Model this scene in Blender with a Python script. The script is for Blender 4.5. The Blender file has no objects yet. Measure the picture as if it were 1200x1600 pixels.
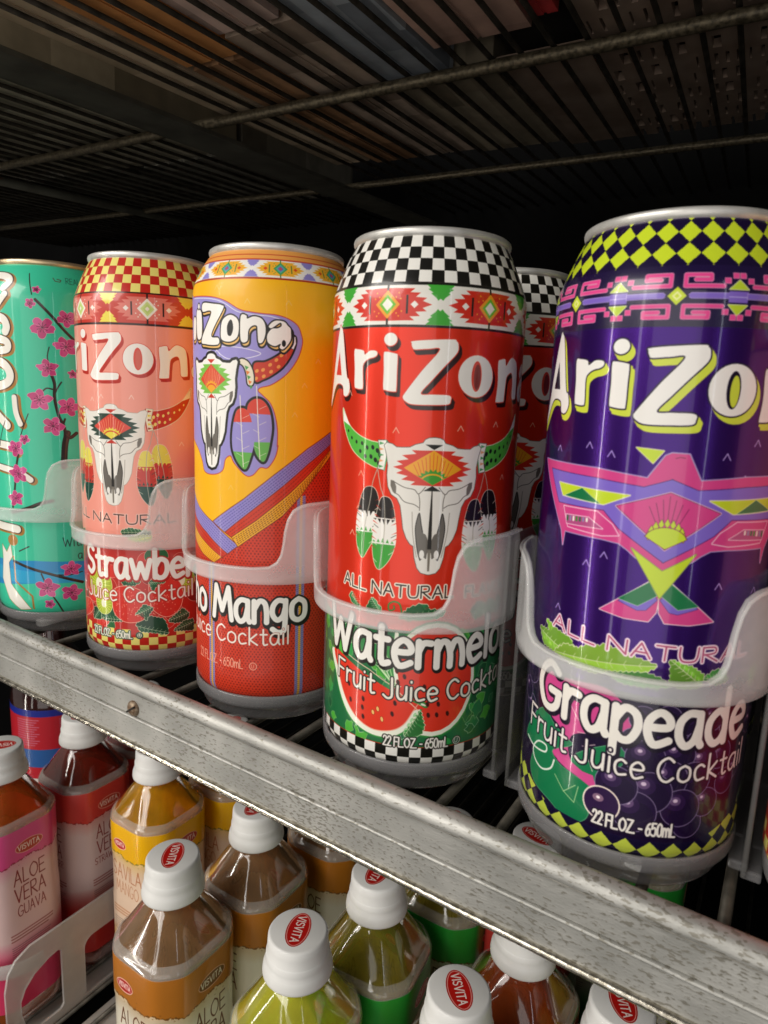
import bpy, math, random
import numpy as np
from mathutils import Vector, Matrix
random.seed(7); rng = np.random.default_rng(5)
sc = bpy.context.scene
col = sc.collection
MM = 0.001
# ------------------------------------------------------------------ camera
cam = bpy.data.cameras.new('camera'); camo = bpy.data.objects.new('camera', cam); col.objects.link(camo)
sc.camera = camo
FPX, YAW, PITCH, ROLL = 1029.26, -0.55632, -0.175485, 0.038316
CAMPOS = Vector((126.2, -230.2, 139.7)) * MM
cy_, sy_, cp_, sp_ = math.cos(YAW), math.sin(YAW), math.cos(PITCH), math.sin(PITCH)
fwd = Vector((sy_*cp_, cy_*cp_, sp_)); right = Vector((cy_, -sy_, 0)); upv = right.cross(fwd)
r2 = math.cos(ROLL)*right + math.sin(ROLL)*upv; u2 = -math.sin(ROLL)*right + math.cos(ROLL)*upv
camo.matrix_world = Matrix(((r2.x, u2.x, -fwd.x, CAMPOS.x), (r2.y, u2.y, -fwd.y, CAMPOS.y), (r2.z, u2.z, -fwd.z, CAMPOS.z), (0, 0, 0, 1)))
cam.sensor_fit = 'VERTICAL'; cam.sensor_height = 32.0; cam.lens = FPX/1600*32.0
cam.clip_start = 0.01; cam.clip_end = 50
cam.dof.use_dof = True; cam.dof.focus_distance = 0.33; cam.dof.aperture_fstop = 22
# ------------------------------------------------------------------ world, lamps, exposure
w = bpy.data.worlds.new('World'); sc.world = w; w.use_nodes = True
bg = w.node_tree.nodes['Background']; bg.inputs[0].default_value = (1.0, 0.96, 0.9, 1); bg.inputs[1].default_value = 0.06
sc.view_settings.view_transform = 'Standard'; sc.view_settings.look = 'None'; sc.view_settings.exposure = 0.0; sc.view_settings.gamma = 1
def area(name, loc, target, sx, sy, power, colr=(1, .96, .9)):
    l = bpy.data.lights.new(name, 'AREA'); l.shape = 'RECTANGLE'; l.size = sx; l.size_y = sy; l.energy = power; l.color = colr
    o = bpy.data.objects.new(name, l); col.objects.link(o); o.location = loc
    o.rotation_euler = (Vector(target)-Vector(loc)).to_track_quat('-Z', 'Y').to_euler(); return o
area('case_strip_lamp', (-1.05, -1.12, 0.1), (0, 0, 0.1), 0.016, 2.6, 6.5, (1, .93, .84))
area('aisle_lamp', (-0.62, -2.2, 0.3), (0, 0, 0.1), 0.10, 2.4, 4, (1, .96, .91))
area('far_aisle_lamp', (1.7, -1.3, 0.4), (0, 0, 0.1), 0.05, 1.8, 1.6, (.85, .9, 1))
area('store_ceiling_lamp', (-0.65, -1.35, 0.85), (-.05, 0, 0.05), 1.3, 0.8, 21, (1, .965, .91))
area('store_front_lamp', (0.45, -1.5, -0.05), (0, 0, 0.05), 1.2, 1.3, 6.8, (1, .965, .92))  # added low fill panel, lifts the cans' right sides and the shelf undersides
# ------------------------------------------------------------------ helpers
def link(name, me, parent=None, mats=()):
    o = bpy.data.objects.new(name, me); col.objects.link(o)
    for m in mats: me.materials.append(m)
    if parent is not None: o.parent = parent
    return o
def mesh(name, vs, fs, smooth=True, uvs=None):
    me = bpy.data.meshes.new(name); me.from_pydata([tuple(c*MM for c in v) for v in vs], [], fs)
    if smooth: me.polygons.foreach_set('use_smooth', [True]*len(me.polygons))
    if uvs is not None:
        ul = me.uv_layers.new(name='UVMap'); flat = []
        for p in me.polygons:
            for k, li in enumerate(p.loop_indices): flat += list(uvs(p, k, li))
        ul.data.foreach_set('uv', flat)
    me.update(); return me
def empty(name, loc, label=None, cat=None, group=None):
    o = bpy.data.objects.new(name, None); col.objects.link(o); o.location = Vector(loc)*MM; o.empty_display_size = .01
    tag(o, label, cat, group); return o
def tag(o, label=None, cat=None, group=None, kind=None):
    if label: o['label'] = label
    if cat: o['category'] = cat
    if group: o['group'] = group
    if kind: o['kind'] = kind
    return o
def lathe(name, prof, n=96, a0=-180, a1=180, uv=None, smooth=True):
    """prof: (r,z); angle 0 faces -Y, positive turns to +X; closed when a full turn; uv -> (angle/360+.5, z/uv)"""
    full = abs(a1-a0-360) < 1e-6
    vs = []; fs = []; m = len(prof)
    for k in range(n+1):
        t = math.radians(a0+(a1-a0)*k/n)
        for r, z in prof: vs.append((r*math.sin(t), -r*math.cos(t), z))
    for k in range(n):
        for j in range(m-1):
            a = k*m+j; fs.append((a, a+m, a+m+1, a+1))
    me = bpy.data.meshes.new(name); me.from_pydata([tuple(c*MM for c in v) for v in vs], [], fs)
    if smooth: me.polygons.foreach_set('use_smooth', [True]*len(me.polygons))
    if uv:
        ul = me.uv_layers.new(name='UVMap'); vi = np.empty(len(me.loops), dtype=np.int32); me.loops.foreach_get('vertex_index', vi)
        k = vi//m; j = vi % m; zz = np.array([p[1] for p in prof])
        u = (a0+(a1-a0)*k/n)/360+.5; ul.data.foreach_set('uv', np.stack([u, zz[j]/uv], 1).ravel().astype(np.float32))
    me.update(); return me
def weld(me, d=1e-6):
    import bmesh
    b = bmesh.new(); b.from_mesh(me); bmesh.ops.remove_doubles(b, verts=b.verts, dist=d); b.to_mesh(me); b.free(); return me
def tube(name, pts, r, n=8, closed=False, ends=True):
    vs = []; fs = []; P = [Vector(p) for p in pts]; N = len(P); prev = None
    for i, p in enumerate(P):
        a = P[(i-1) % N] if (closed or i > 0) else p; b = P[(i+1) % N] if (closed or i < N-1) else p
        d = (b-a).normalized()
        if prev is None: x = d.orthogonal().normalized()
        else: x = (prev - d*prev.dot(d)).normalized()
        prev = x; y = d.cross(x); rr = r[i] if isinstance(r, (list, tuple)) else r
        for k in range(n):
            t = 2*math.pi*k/n; vs.append(tuple(p + rr*(math.cos(t)*x+math.sin(t)*y)))
    for i in range(N if closed else N-1):
        for k in range(n):
            a = i*n+k; b = i*n+(k+1) % n; c = ((i+1) % N)*n+(k+1) % n; d = ((i+1) % N)*n+k; fs.append((a, b, c, d))
    if ends and not closed: fs.append(tuple(range(n))[::-1]); fs.append(tuple(range((N-1)*n, N*n)))
    return mesh(name, vs, fs)
def extrude(name, prof, A, B, X=None, Yd=(0, 1, 0), Zd=(0, 0, 1), closed=True, smooth=False):
    """section prof (y,z) swept from point A to point B"""
    A = Vector(A); B = Vector(B); Yd = Vector(Yd); Zd = Vector(Zd); n = len(prof); seg = 1
    vs = [tuple(P+Yd*y+Zd*z) for P in (A, B) for y, z in prof]
    fs = [(k, (k+1) % n, n+(k+1) % n, n+k) for k in range(n if closed else n-1)]
    if closed: fs += [tuple(range(n))[::-1], tuple(range(n, 2*n))]
    return mesh(name, vs, fs, smooth)
def boxm(name, x0, x1, y0, y1, z0, z1, bev=0):
    import bmesh
    vs = [(x, y, z) for x in (x0, x1) for y in (y0, y1) for z in (z0, z1)]
    me = mesh(name, vs, [(0, 1, 3, 2), (4, 6, 7, 5), (0, 4, 5, 1), (2, 3, 7, 6), (0, 2, 6, 4), (1, 5, 7, 3)], False)
    if bev:
        b = bmesh.new(); b.from_mesh(me); bmesh.ops.bevel(b, geom=b.edges, offset=bev*MM, segments=2, affect='EDGES', profile=.5); b.to_mesh(me); b.free()
    return me
# ------------------------------------------------------------------ materials
def mat(name, base=(.8, .8, .8), rough=.4, metal=0, coat=0, alpha=1, trans=0, ior=1.45, sss=0, spec=.5):
    m = bpy.data.materials.new(name); m.use_nodes = True; b = m.node_tree.nodes['Principled BSDF']
    b.inputs['Base Color'].default_value = (*base, 1); b.inputs['Roughness'].default_value = rough; b.inputs['Metallic'].default_value = metal
    b.inputs['Coat Weight'].default_value = coat; b.inputs['Coat Roughness'].default_value = .06; b.inputs['Alpha'].default_value = alpha
    b.inputs['Transmission Weight'].default_value = trans; b.inputs['IOR'].default_value = ior; b.inputs['Specular IOR Level'].default_value = spec
    return m
def nodes(m): return m.node_tree.nodes, m.node_tree.links, m.node_tree.nodes['Principled BSDF']
def noisy(m, scale, c0, c1, lo=.35, hi=.65, detail=6, bump=0, vec='Object', stretch=None, rough=None):
    """colour mottling, grain and relief on a material"""
    N, L, b = nodes(m); tc = N.new('ShaderNodeTexCoord'); no = N.new('ShaderNodeTexNoise'); no.inputs['Scale'].default_value = scale; no.inputs['Detail'].default_value = detail
    src = tc.outputs[vec]
    if stretch:
        mp = N.new('ShaderNodeMapping'); mp.inputs['Scale'].default_value = stretch; L.new(src, mp.inputs[0]); src = mp.outputs[0]
    L.new(src, no.inputs['Vector']); cr = N.new('ShaderNodeValToRGB'); L.new(no.outputs['Fac'], cr.inputs[0])
    cr.color_ramp.elements[0].position = lo; cr.color_ramp.elements[0].color = (*c0, 1); cr.color_ramp.elements[1].position = hi; cr.color_ramp.elements[1].color = (*c1, 1)
    L.new(cr.outputs[0], b.inputs['Base Color'])
    if rough:
        mr = N.new('ShaderNodeMapRange'); mr.inputs['To Min'].default_value = rough[0]; mr.inputs['To Max'].default_value = rough[1]; L.new(no.outputs['Fac'], mr.inputs[0]); L.new(mr.outputs[0], b.inputs['Roughness'])
    if bump:
        bp = N.new('ShaderNodeBump'); bp.inputs['Strength'].default_value = bump; bp.inputs['Distance'].default_value = .0004; L.new(no.outputs['Fac'], bp.inputs['Height']); L.new(bp.outputs[0], b.inputs['Normal'])
    return m
# ------------------------------------------------------------------ print canvas: draws flat label print into an array
def lin(h):
    return tuple(int(h[i:i+2], 16)/255 for i in (0, 2, 4))
def smoothp(pts, closed, n=6):
    P = np.array(pts, float); N = len(P); out = []
    if N < 3: return P
    for i in range(N if closed else N-1):
        p0 = P[(i-1) % N] if closed or i > 0 else P[0]; p1 = P[i]; p2 = P[(i+1) % N]; p3 = P[(i+2) % N] if closed or i < N-2 else P[-1]
        for k in range(n):
            t = k/n; out.append(.5*((2*p1)+(p2-p0)*t+(2*p0-5*p1+4*p2-p3)*t*t+(3*p1-p0-3*p2+p3)*t**3))
    if not closed: out.append(P[-1])
    return np.array(out)
class Canvas:
    def __init__(s, x0, x1, z0, z1, res, bgc):
        s.x0, s.z0, s.res = x0, z0, res; s.W = int(round((x1-x0)*res)); s.H = int(round((z1-z0)*res))
        s.a = np.ones((s.H, s.W, 4), np.float32); s.a[..., :3] = lin(bgc); s.a[..., 3] = 0
        s.X = x0+(np.arange(s.W)+.5)/res; s.Z = z0+(np.arange(s.H)+.5)/res
    def box(s, xa, xb, za, zb):
        i0 = max(0, int((xa-s.x0)*s.res)-1); i1 = min(s.W, int((xb-s.x0)*s.res)+2); j0 = max(0, int((za-s.z0)*s.res)-1); j1 = min(s.H, int((zb-s.z0)*s.res)+2)
        return (slice(j0, j1), slice(i0, i1)) if i1 > i0 and j1 > j0 else None
    def put(s, sl, cov, c, m=None, op=1):
        cov = (np.clip(cov, 0, 1)*op)[..., None].astype(np.float32); v = s.a[sl]
        cc = np.array([*lin(c), 0 if m is None else m], np.float32); s.a[sl] = v*(1-cov)+cc*cov
    def dist(s, sl, P, closed):
        X, Z = np.meshgrid(s.X[sl[1]], s.Z[sl[0]]); d2 = np.full(X.shape, 1e9); ins = np.zeros(X.shape, bool); N = len(P)
        for i in range(N if closed else N-1):
            ax, az = P[i]; bx, bz = P[(i+1) % N]; dx, dz = bx-ax, bz-az; L2 = dx*dx+dz*dz+1e-12
            t = np.clip(((X-ax)*dx+(Z-az)*dz)/L2, 0, 1); d2 = np.minimum(d2, (X-ax-t*dx)**2+(Z-az-t*dz)**2)
            if closed and az != bz: ins ^= ((az > Z) != (bz > Z)) & (X < (bx-ax)*(Z-az)/(bz-az)+ax)
        return np.sqrt(d2), ins
    def poly(s, pts, c, ow=0, oc=None, smooth=False, m=None, op=1):
        P = smoothp(pts, True) if smooth else np.array(pts, float); g = ow+.5
        sl = s.box(P[:, 0].min()-g, P[:, 0].max()+g, P[:, 1].min()-g, P[:, 1].max()+g)
        if sl is None: return
        d, ins = s.dist(sl, P, True); sd = np.where(ins, d, -d)*s.res
        if ow: s.put(sl, sd+ow*s.res+.5, oc, m)
        if c: s.put(sl, sd+.5, c, m, op)
    def line(s, pts, wd, c, smooth=False, closed=False, m=None, op=1):
        P = smoothp(pts, closed) if smooth else np.array(pts, float); g = wd+.5
        sl = s.box(P[:, 0].min()-g, P[:, 0].max()+g, P[:, 1].min()-g, P[:, 1].max()+g)
        if sl is None: return
        d, _ = s.dist(sl, P, closed); s.put(sl, (wd/2-d)*s.res+.5, c, m, op)
    def ell(s, cx, cz, rx, rz, c, ow=0, oc=None, rot=0, m=None, op=1):
        t = np.linspace(0, 2*math.pi, 28, endpoint=False); x = rx*np.cos(t); z = rz*np.sin(t); a = math.radians(rot)
        s.poly(np.stack([cx+x*math.cos(a)-z*math.sin(a), cz+x*math.sin(a)+z*math.cos(a)], 1), c, ow, oc, m=m, op=op)
    def rect(s, xa, xb, za, zb, c, m=None, op=1): s.poly([(xa, za), (xb, za), (xb, zb), (xa, zb)], c, m=m, op=op)
    def text(s, tx, x, z, h, wd, c, outs=(), width=None, fn=None, slant=0, center=False, m=None):
        """stroke lettering; outs = [(extra_width, colour, dx, dz)] drawn first; width = fit to this length; fn(x)->dz bends the baseline"""
        tot = sum(GL.get(ch, GL[' '])[0]+.16 for ch in tx)*h; k = (width/tot) if width else 1
        if center: x -= tot*k/2
        strokes = []; cx = x
        for ch in tx:
            adv, st = GL.get(ch, GL[' '])
            for sm, pts in st:
                q = smoothp(pts, False, 5) if sm and len(pts) > 2 else np.array(pts, float)
                q = np.stack([cx+(q[:, 0]+q[:, 1]*slant)*h*k, z+q[:, 1]*h], 1)
                if fn: q[:, 1] += fn(q[:, 0])
                strokes.append(q)
            cx += (adv+.16)*h*k
        for ex, oc, dx, dz in outs:
            for q in strokes: s.line(q+[dx, dz], wd+2*ex, oc, m=m)
        for q in strokes: s.line(q, wd, c, m=m)
        return cx
    def image(s, name):
        im = bpy.data.images.new(name, s.W, s.H, alpha=True); im.alpha_mode = 'CHANNEL_PACKED'
        im.pixels.foreach_set(s.a.ravel()); im.update(); im.pack(); return im
GLS = '''A .62|l0,0 .3,1 .6,0|l.1,.36 .5,.36
B .55|l0,0 0,1|c0,1 .4,.98 .4,.6 .05,.53|c.05,.53 .5,.5 .5,.05 0,0
C .6|c.58,.84 .36,1 .1,.8 .02,.45 .16,.1 .38,0 .6,.16
E .48|l.46,1 0,1 0,0 .48,0|l0,.52 .4,.52
F .48|l.48,1 0,1 0,0|l0,.52 .4,.52
G .66|c.6,.86 .36,1 .1,.78 .02,.42 .18,.06 .42,0 .6,.14 .64,.4|l.4,.42 .66,.42
I .12|l.06,0 .06,1
J .5|l.4,1 .42,.4|c.42,.4 .4,.05 .2,-.05 0,.08
K .5|l0,0 0,1|l.48,1 .04,.48 .5,0
L .45|l0,1 0,0 .46,0
M .78|l0,0 .12,1 .39,.25 .66,1 .78,0
N .64|l0,0 .02,1 .62,0 .64,1
O .7|c.35,1 .08,.8 0,.5 .08,.2 .35,0 .62,.2 .7,.5 .62,.8 .35,1
R .55|l0,0 0,1|c0,1 .42,.98 .44,.6 .05,.5|l.1,.5 .55,0
S .5|c.46,.88 .25,1 .04,.86 .08,.6 .4,.42 .46,.18 .25,0 0,.12
T .6|l0,1 .6,.98|l.3,.98 .28,0
U .62|c0,1 0,.4 .1,.06 .31,0 .52,.08 .6,.4 .62,1
V .6|l0,1 .3,0 .6,1
W .9|l0,1 .22,0 .44,.75 .66,0 .9,1
Z .6|l0,1 .6,1 0,0 .6,0
a .48|c.42,.66 .2,.68 .03,.5 .02,.2 .16,0 .34,.1 .43,.4|l.44,.66 .44,.1 .5,0
b .48|l.02,1.05 .02,.02|c.02,.4 .2,.68 .42,.6 .47,.3 .36,.05 .16,0 .02,.14
c .42|c.4,.56 .24,.66 .05,.52 .02,.25 .14,.02 .42,.08
d .48|l.44,1.1 .44,0|c.44,.5 .26,.68 .04,.5 .02,.2 .16,0 .34,.06 .44,.25
e .46|c.04,.36 .42,.38 .42,.56 .24,.68 .05,.52 .02,.25 .16,0 .44,.1
g .48|c.42,.64 .2,.68 .03,.5 .02,.24 .18,.06 .36,.18 .43,.4|l.45,.66 .44,.1|c.44,.1 .4,-.28 .2,-.33 .02,-.22
h .46|l.02,1.05 .02,0|c.02,.4 .2,.66 .38,.6 .43,.3 .43,0
i .08|l.04,.64 .04,0|l.04,.92 .04,.95
k .44|l.02,1.05 .02,0|l.4,.66 .04,.3 .44,0
l .08|l.04,1.1 .04,0
m .76|l.02,.66 .02,0|c.02,.4 .14,.64 .3,.6 .38,.3 .38,0|c.38,.4 .5,.65 .66,.6 .74,.3 .74,0
n .46|l.02,.66 .02,0|c.02,.4 .2,.67 .38,.6 .44,.3 .44,0
o .5|c.25,.67 .06,.55 .01,.33 .06,.1 .25,0 .44,.1 .49,.33 .44,.55 .25,.67
p .48|l.02,.66 .02,-.33|c.02,.4 .2,.67 .42,.58 .47,.3 .34,.03 .16,0 .02,.14
r .32|l.02,.66 .02,0|c.02,.4 .14,.62 .34,.62
t .34|l.15,.95 .15,.1|c.15,.2 .2,0 .36,.04|l0,.64 .34,.64
u .46|c.02,.66 .02,.2 .14,0 .32,.06 .44,.3|l.44,.66 .44,0
w .7|l0,.66 .17,0 .35,.55 .53,0 .7,.66
y .46|l0,.66 .24,.05|l.46,.66 .12,-.33
0 .48|c.24,1 .05,.85 0,.5 .05,.15 .24,0 .43,.15 .48,.5 .43,.85 .24,1
2 .48|c.02,.8 .12,1 .36,.98 .44,.74 .3,.45 0,.02|l0,0 .48,0
5 .48|l.44,1 .06,1 .03,.56|c.03,.56 .3,.66 .47,.4 .38,.06 .18,0 0,.1
6 .48|c.42,.95 .2,.8 .03,.35 .12,.03 .32,0 .46,.2 .42,.48 .24,.56 .06,.4
- .3|l0,.42 .3,.42
. .06|l.03,0 .03,.03
  .16'''
GL = {}
for ln in GLS.split('\n'):
    ch = ln[0]; parts = ln[2:].split('|'); st = []
    for q in parts[1:]: st.append((q[0] == 'c', [tuple(map(float, v.split(','))) for v in q[1:].split()]))
    GL[ch] = (float(parts[0]), st)
ART={
'letters':[[(-32.2,154.7),(-30.5,155.1),(-27.6,154.6),(-27.0,153.3),(-24.9,154.5),(-22.9,154.6),(-21.7,154.1),(-21.8,153.0),(-23.0,152.3),(-24.9,151.9),(-26.7,150.9),(-27.7,149.0),(-27.4,142.5),(-28.0,141.5),(-30.5,141.7),(-31.6,142.6),(-31.8,148.7)],[(-19.1,153.5),(-18.2,154.2),(-14.6,153.6),(-14.0,152.8),(-14.0,147.8),(-14.0,142.0),(-14.5,141.0),(-18.1,141.4),(-18.9,142.3),(-18.9,148.2)],[(-9.3,157.0),(-8.3,157.9),(4.1,158.8),(5.8,158.3),(6.5,157.0),(6.1,154.4),(2.2,150.0),(-2.1,145.0),(-5.5,140.7),(-1.6,140.5),(3.2,140.5),(4.8,140.0),(4.8,138.8),(3.9,137.4),(-1.8,137.0),(-8.2,137.0),(-10.6,137.9),(-11.6,139.2),(-10.7,141.0),(-5.4,148.3),(0.2,155.3),(-3.7,155.4),(-8.1,155.1),(-9.0,155.8)],[(23.2,152.2),(24.5,153.3),(26.9,153.6),(27.7,151.5),(29.8,153.5),(31.8,154.4),(35.2,153.0),(36.3,149.8),(36.6,144.9),(36.6,140.8),(35.9,140.1),(33.3,140.3),(33.0,144.7),(32.4,148.4),(30.9,149.1),(28.6,147.6),(28.0,144.5),(27.6,139.6),(27.0,138.9),(23.5,138.7),(23.1,139.4),(23.6,145.0)]],
'skull':[(-0.1,126.0),(-1.9,125.8),(-3.1,125.2),(-3.8,124.1),(-6.4,123.4),(-8.3,122.4),(-11.0,122.2),(-13.1,122.2),(-14.6,123.2),(-16.6,123.6),(-17.5,122.7),(-16.6,119.7),(-15.9,115.8),(-16.1,112.4),(-15.6,108.4),(-14.3,105.8),(-12.1,104.5),(-10.8,102.0),(-10.1,98.0),(-9.5,93.9),(-8.2,90.6),(-6.8,88.6),(-5.6,87.9),(-5.1,83.9),(-4.0,80.1),(-2.6,78.4),(-0.2,77.8),(0.9,78.4),(1.2,80.1)],
'cavity':[(1.5,85.8),(0.4,86.2),(-0.5,89.6),(-1.4,92.0),(-2.6,93.0),(-3.2,95.7),(-4.0,99.7),(-4.8,97.3),(-5.2,94.2),(-4.8,90.1),(-4.1,86.0),(-3.1,82.9),(-2.0,84.0),(-1.0,83.5),(-0.5,85.8),(1.5,86.2)],
'socket':[(-14.7,110.8),(-13.4,110.5),(-12.6,108.6),(-12.6,106.3),(-13.8,106.7),(-14.7,108.8)],
'cracks':[[(-13.6,110.3),(-9.7,108.5),(-6.2,107.9),(-4.6,106.5),(-2.4,108.9)],[(-4.6,106.5),(-4.1,103.8),(-4.1,100.7)],[(-13.4,106.4),(-11.7,105.7),(-9.5,103.5),(-6.1,102.7),(-4.4,101.7)]],
'horn':[(-38.3,134.5),(-36.4,132.0),(-33.5,128.4),(-28.5,125.4),(-23.4,123.8),(-18.9,122.8),(-18.5,118.9),(-17.7,115.0),(-19.9,114.6),(-23.1,115.5),(-27.1,117.2),(-31.7,120.2),(-35.2,124.8),(-37.6,129.9)],
'hornline':[(-37.4,133.7),(-34.3,128.0),(-28.8,122.5),(-20.9,118.8)],
'wrap':[(-20.0,124.2),(-17.0,124.4),(-14.8,122.8),(-16.3,119.8),(-17.3,114.0),(-19.9,114.4),(-18.8,118.9)],
'feather':[[(-22.7,107.7),(-25.0,106.8),(-26.6,103.5),(-27.8,98.7),(-28.5,93.0),(-28.0,86.6),(-26.6,82.9),(-25.0,81.5),(-23.2,84.2),(-20.9,88.5),(-19.3,94.3),(-18.6,99.9),(-19.4,104.6),(-20.8,107.1)],[(-16.2,104.6),(-14.2,103.4),(-12.9,99.1),(-12.0,92.3),(-12.4,86.7),(-14.5,81.6),(-17.8,78.2),(-19.8,80.2),(-20.9,85.6),(-20.8,91.3),(-19.7,98.1),(-18.2,103.7)]],
'quill':[[(-20.1,114.0),(-21.7,109.2),(-22.5,102.9),(-24.4,93.6),(-25.0,81.8)],[(-19.8,114.0),(-18.5,108.1),(-16.8,102.8),(-16.4,91.2),(-17.9,78.3)]],
'fz':[98.7,91.7,96.3,88.3],
'bird':{'body':[(-0.8,129.7),(-2.4,129.3),(-7.5,122.1),(-20.7,123.4),(-46.7,123.8),(-36.9,109.5),(-32.6,102.7),(-31.4,98.1),(-30.9,102.7),(-17.2,102.7),(-12.1,102.3),(-9.5,100.8),(-7.2,99.0),(0.7,94.6)],'lav':[(0.6,122.0),(-6.7,119.3),(-20.8,120.5),(-41.2,121.1),(-35.0,111.2),(-17.4,111.4),(-12.5,106.7),(-4.9,101.8),(0.6,98.2)],'diamond':[(0.7,118.3),(-13.7,110.7),(0.5,101.9),(15.5,109.7)],'sun':[(-6.5,105.7),(-4.4,107.5),(0.0,108.6),(4.1,107.7),(6.7,105.4),(0.7,102.0)],'tri1':[(-35.6,117.4),(-10.2,116.6),(-17.6,113.0),(-33.3,113.6)],'tri1g':[(-32.2,113.7),(-25.3,116.9),(-18.9,113.1)],'inset':[(-32.3,110.3),(-19.4,110.6),(-14.4,107.4),(-12.3,104.5),(-17.3,103.7),(-29.8,104.3)],'dash':[(-30.9,107.9),(-22.1,108.4),(-17.2,105.7),(-30.5,105.2)],'beak':[(-9.8,130.4),(-2.5,129.9),(-5.0,126.3)],'tail1':[(-7.5,99.2),(0.9,94.6),(9.7,98.9),(0.7,87.6)],'tailL':[(-2.7,91.3),(-1.1,89.6),(0.7,87.6),(0.4,85.7),(-0.3,79.3),(-3.9,79.2),(-14.9,79.7),(-8.6,85.8)],'tailLg':[(-2.7,91.2),(0.5,87.9),(-1.6,86.0),(-3.2,84.5),(-9.1,84.3)],'tailLv':[(-9.1,84.8),(-3.1,83.9),(0.0,86.9),(0.0,85.6),(-1.9,83.1),(-10.8,83.1)],'tailR':[(3.8,91.8),(6.7,89.2),(16.1,78.9),(7.9,79.3),(1.8,79.6),(0.6,82.2),(0.6,87.3)],'tailRg':[(3.7,91.4),(10.5,84.0),(5.3,84.1),(1.1,88.0)],'tailRv':[(0.7,87.3),(4.8,83.3),(11.3,83.3),(11.9,82.4),(4.6,82.3),(1.3,85.5)]},
'gleaf':[[(-30.3,68.2),(-23.9,68.3),(-26.4,71.9),(-20.3,70.0),(-15.0,69.3),(-12.2,65.3),(-12.7,63.0),(-16.9,62.2),(-20.9,62.9),(-27.1,63.4)],[(-20.9,62.9),(-16.5,66.7),(-11.6,66.9),(-8.1,69.1),(-4.7,69.7),(-2.9,70.9),(-0.9,70.1),(2.2,70.1),(5.9,68.6),(10.1,67.7),(12.0,67.0),(7.6,64.2),(3.0,61.6),(-2.0,62.3),(-5.9,61.1),(-11.8,61.2)],[(-2.0,62.3),(7.6,64.2),(9.9,64.3),(13.6,63.2),(16.2,61.1),(10.3,60.4),(3.1,60.2)],[(16.1,61.8),(16.3,65.1),(15.5,69.4),(19.0,68.3),(22.2,67.4),(25.9,64.8),(25.0,61.4),(19.9,61.0)],[(26.0,64.1),(29.2,66.3),(33.0,66.6),(34.5,62.7),(29.9,61.9)]],
'gpink':[(-27.1,54.1),(-23.5,43.3),(-14.5,37.6),(-17.8,29.0),(-10.0,26.7),(-2.4,24.1),(0.7,27.5),(-10.3,29.7),(-11.1,37.6),(-4.0,41.3),(6.3,42.3),(8.3,47.0),(-0.1,56.9),(-13.0,56.2)],
'gpink2':[(-17.9,29.7),(-11.1,29.6),(-6.2,27.7),(-2.7,27.7),(-1.7,24.7),(-3.4,23.7),(-7.5,25.2),(-12.4,26.3),(-15.2,27.2)],
'ggreen':[[(-34.5,27.2),(-29.8,36.2),(-23.3,41.9),(-18.4,38.8),(-12.6,36.2),(-10.8,34.7),(-17.9,29.7),(-15.1,26.5),(-9.9,25.3),(-3.7,23.5),(-2.9,15.5),(-4.7,11.2),(-9.9,9.0),(-17.3,11.8),(-26.1,13.9),(-29.2,18.5),(-28.0,25.9)],[(-10.3,29.7),(-4.8,35.8),(4.0,40.3),(6.6,39.5),(5.8,35.0),(2.5,29.6),(1.5,25.6),(-2.5,26.2)]],
'grapes':[(4.3,26.9,6.2),(0.5,19.5,5.3),(10.1,19.6,6.6),(14.1,26.6,6.6),(23.8,22.1,6.1),(11.8,37.4,5.8),(18.7,31.4,6.2),(26.9,31.4,5.8),(21.1,39.4,5.4),(29.2,37.0,5.4),(32.0,23.5,4.7),(26.6,16.8,4.7),(8.8,42.2,4.7),(15.0,41.8,4.7),(35.6,38.9,4.7),(39.5,29.2,4.3),(26.8,43.6,3.9),(43.6,32.4,3.5),(-33.1,51.6,4.7),(-36.3,43.6,3.9),(-32.4,39.0,3.9)],
'curl':[(-33.1,27.1),(-28.0,25.9),(-21.3,27.1),(-21.1,29.6),(-25.4,28.9),(-28.2,25.0),(-26.5,21.8),(-22.3,20.6),(-18.1,22.9),(-16.8,26.5)],
'melon1':[(-15.5,42.8),(-14.1,33.9),(-10.1,25.9),(-4.0,19.5),(3.6,16.4),(11.3,17.2),(16.2,20.3),(19.5,25.9),(21.1,28.6)],
'melon1rind':[(-17.6,42.1),(-15.8,32.5),(-11.5,23.8),(-5.4,17.4),(2.9,14.3),(11.4,14.7),(17.7,18.9),(21.3,24.5),(22.2,29.0),(21.1,28.6)],
'melon2':[(25.6,38.0),(10.6,37.0),(42.9,35.8),(26.8,16.4),(24.5,59.3)],
'melongreen':[(-16.9,53.3),(-4.9,54.5),(4.7,49.3),(10.2,43.6),(8.8,40.4),(2.6,42.2),(-4.5,44.1),(-14.8,43.1)],
'wedge':[(22.0,26.0),(23.7,19.9),(22.7,16.8),(18.5,15.5),(16.4,16.5),(19.7,21.4)],
'seeds':[(-9.1,42.8,0),(-8.3,37.1,0),(-7.5,31.2,0),(-6.4,25.1,0),(-1.3,32.0,0),(-0.3,27.3,0),(-0.5,23.8,0),(-0.1,20.2,0),(4.1,23.1,1),(6.0,24.8,1),(7.8,21.1,1),(11.7,23.9,0),(12.6,28.3,0),(12.8,40.9,0),(15.7,39.0,0),(13.4,36.6,0),(23.2,35.4,0),(24.6,28.6,0),(28.7,28.5,0),(25.1,24.3,0),(28.3,24.3,0),(32.5,24.5,0),(32.2,33.4,0),(35.1,37.2,0),(36.4,42.3,0)],
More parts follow.
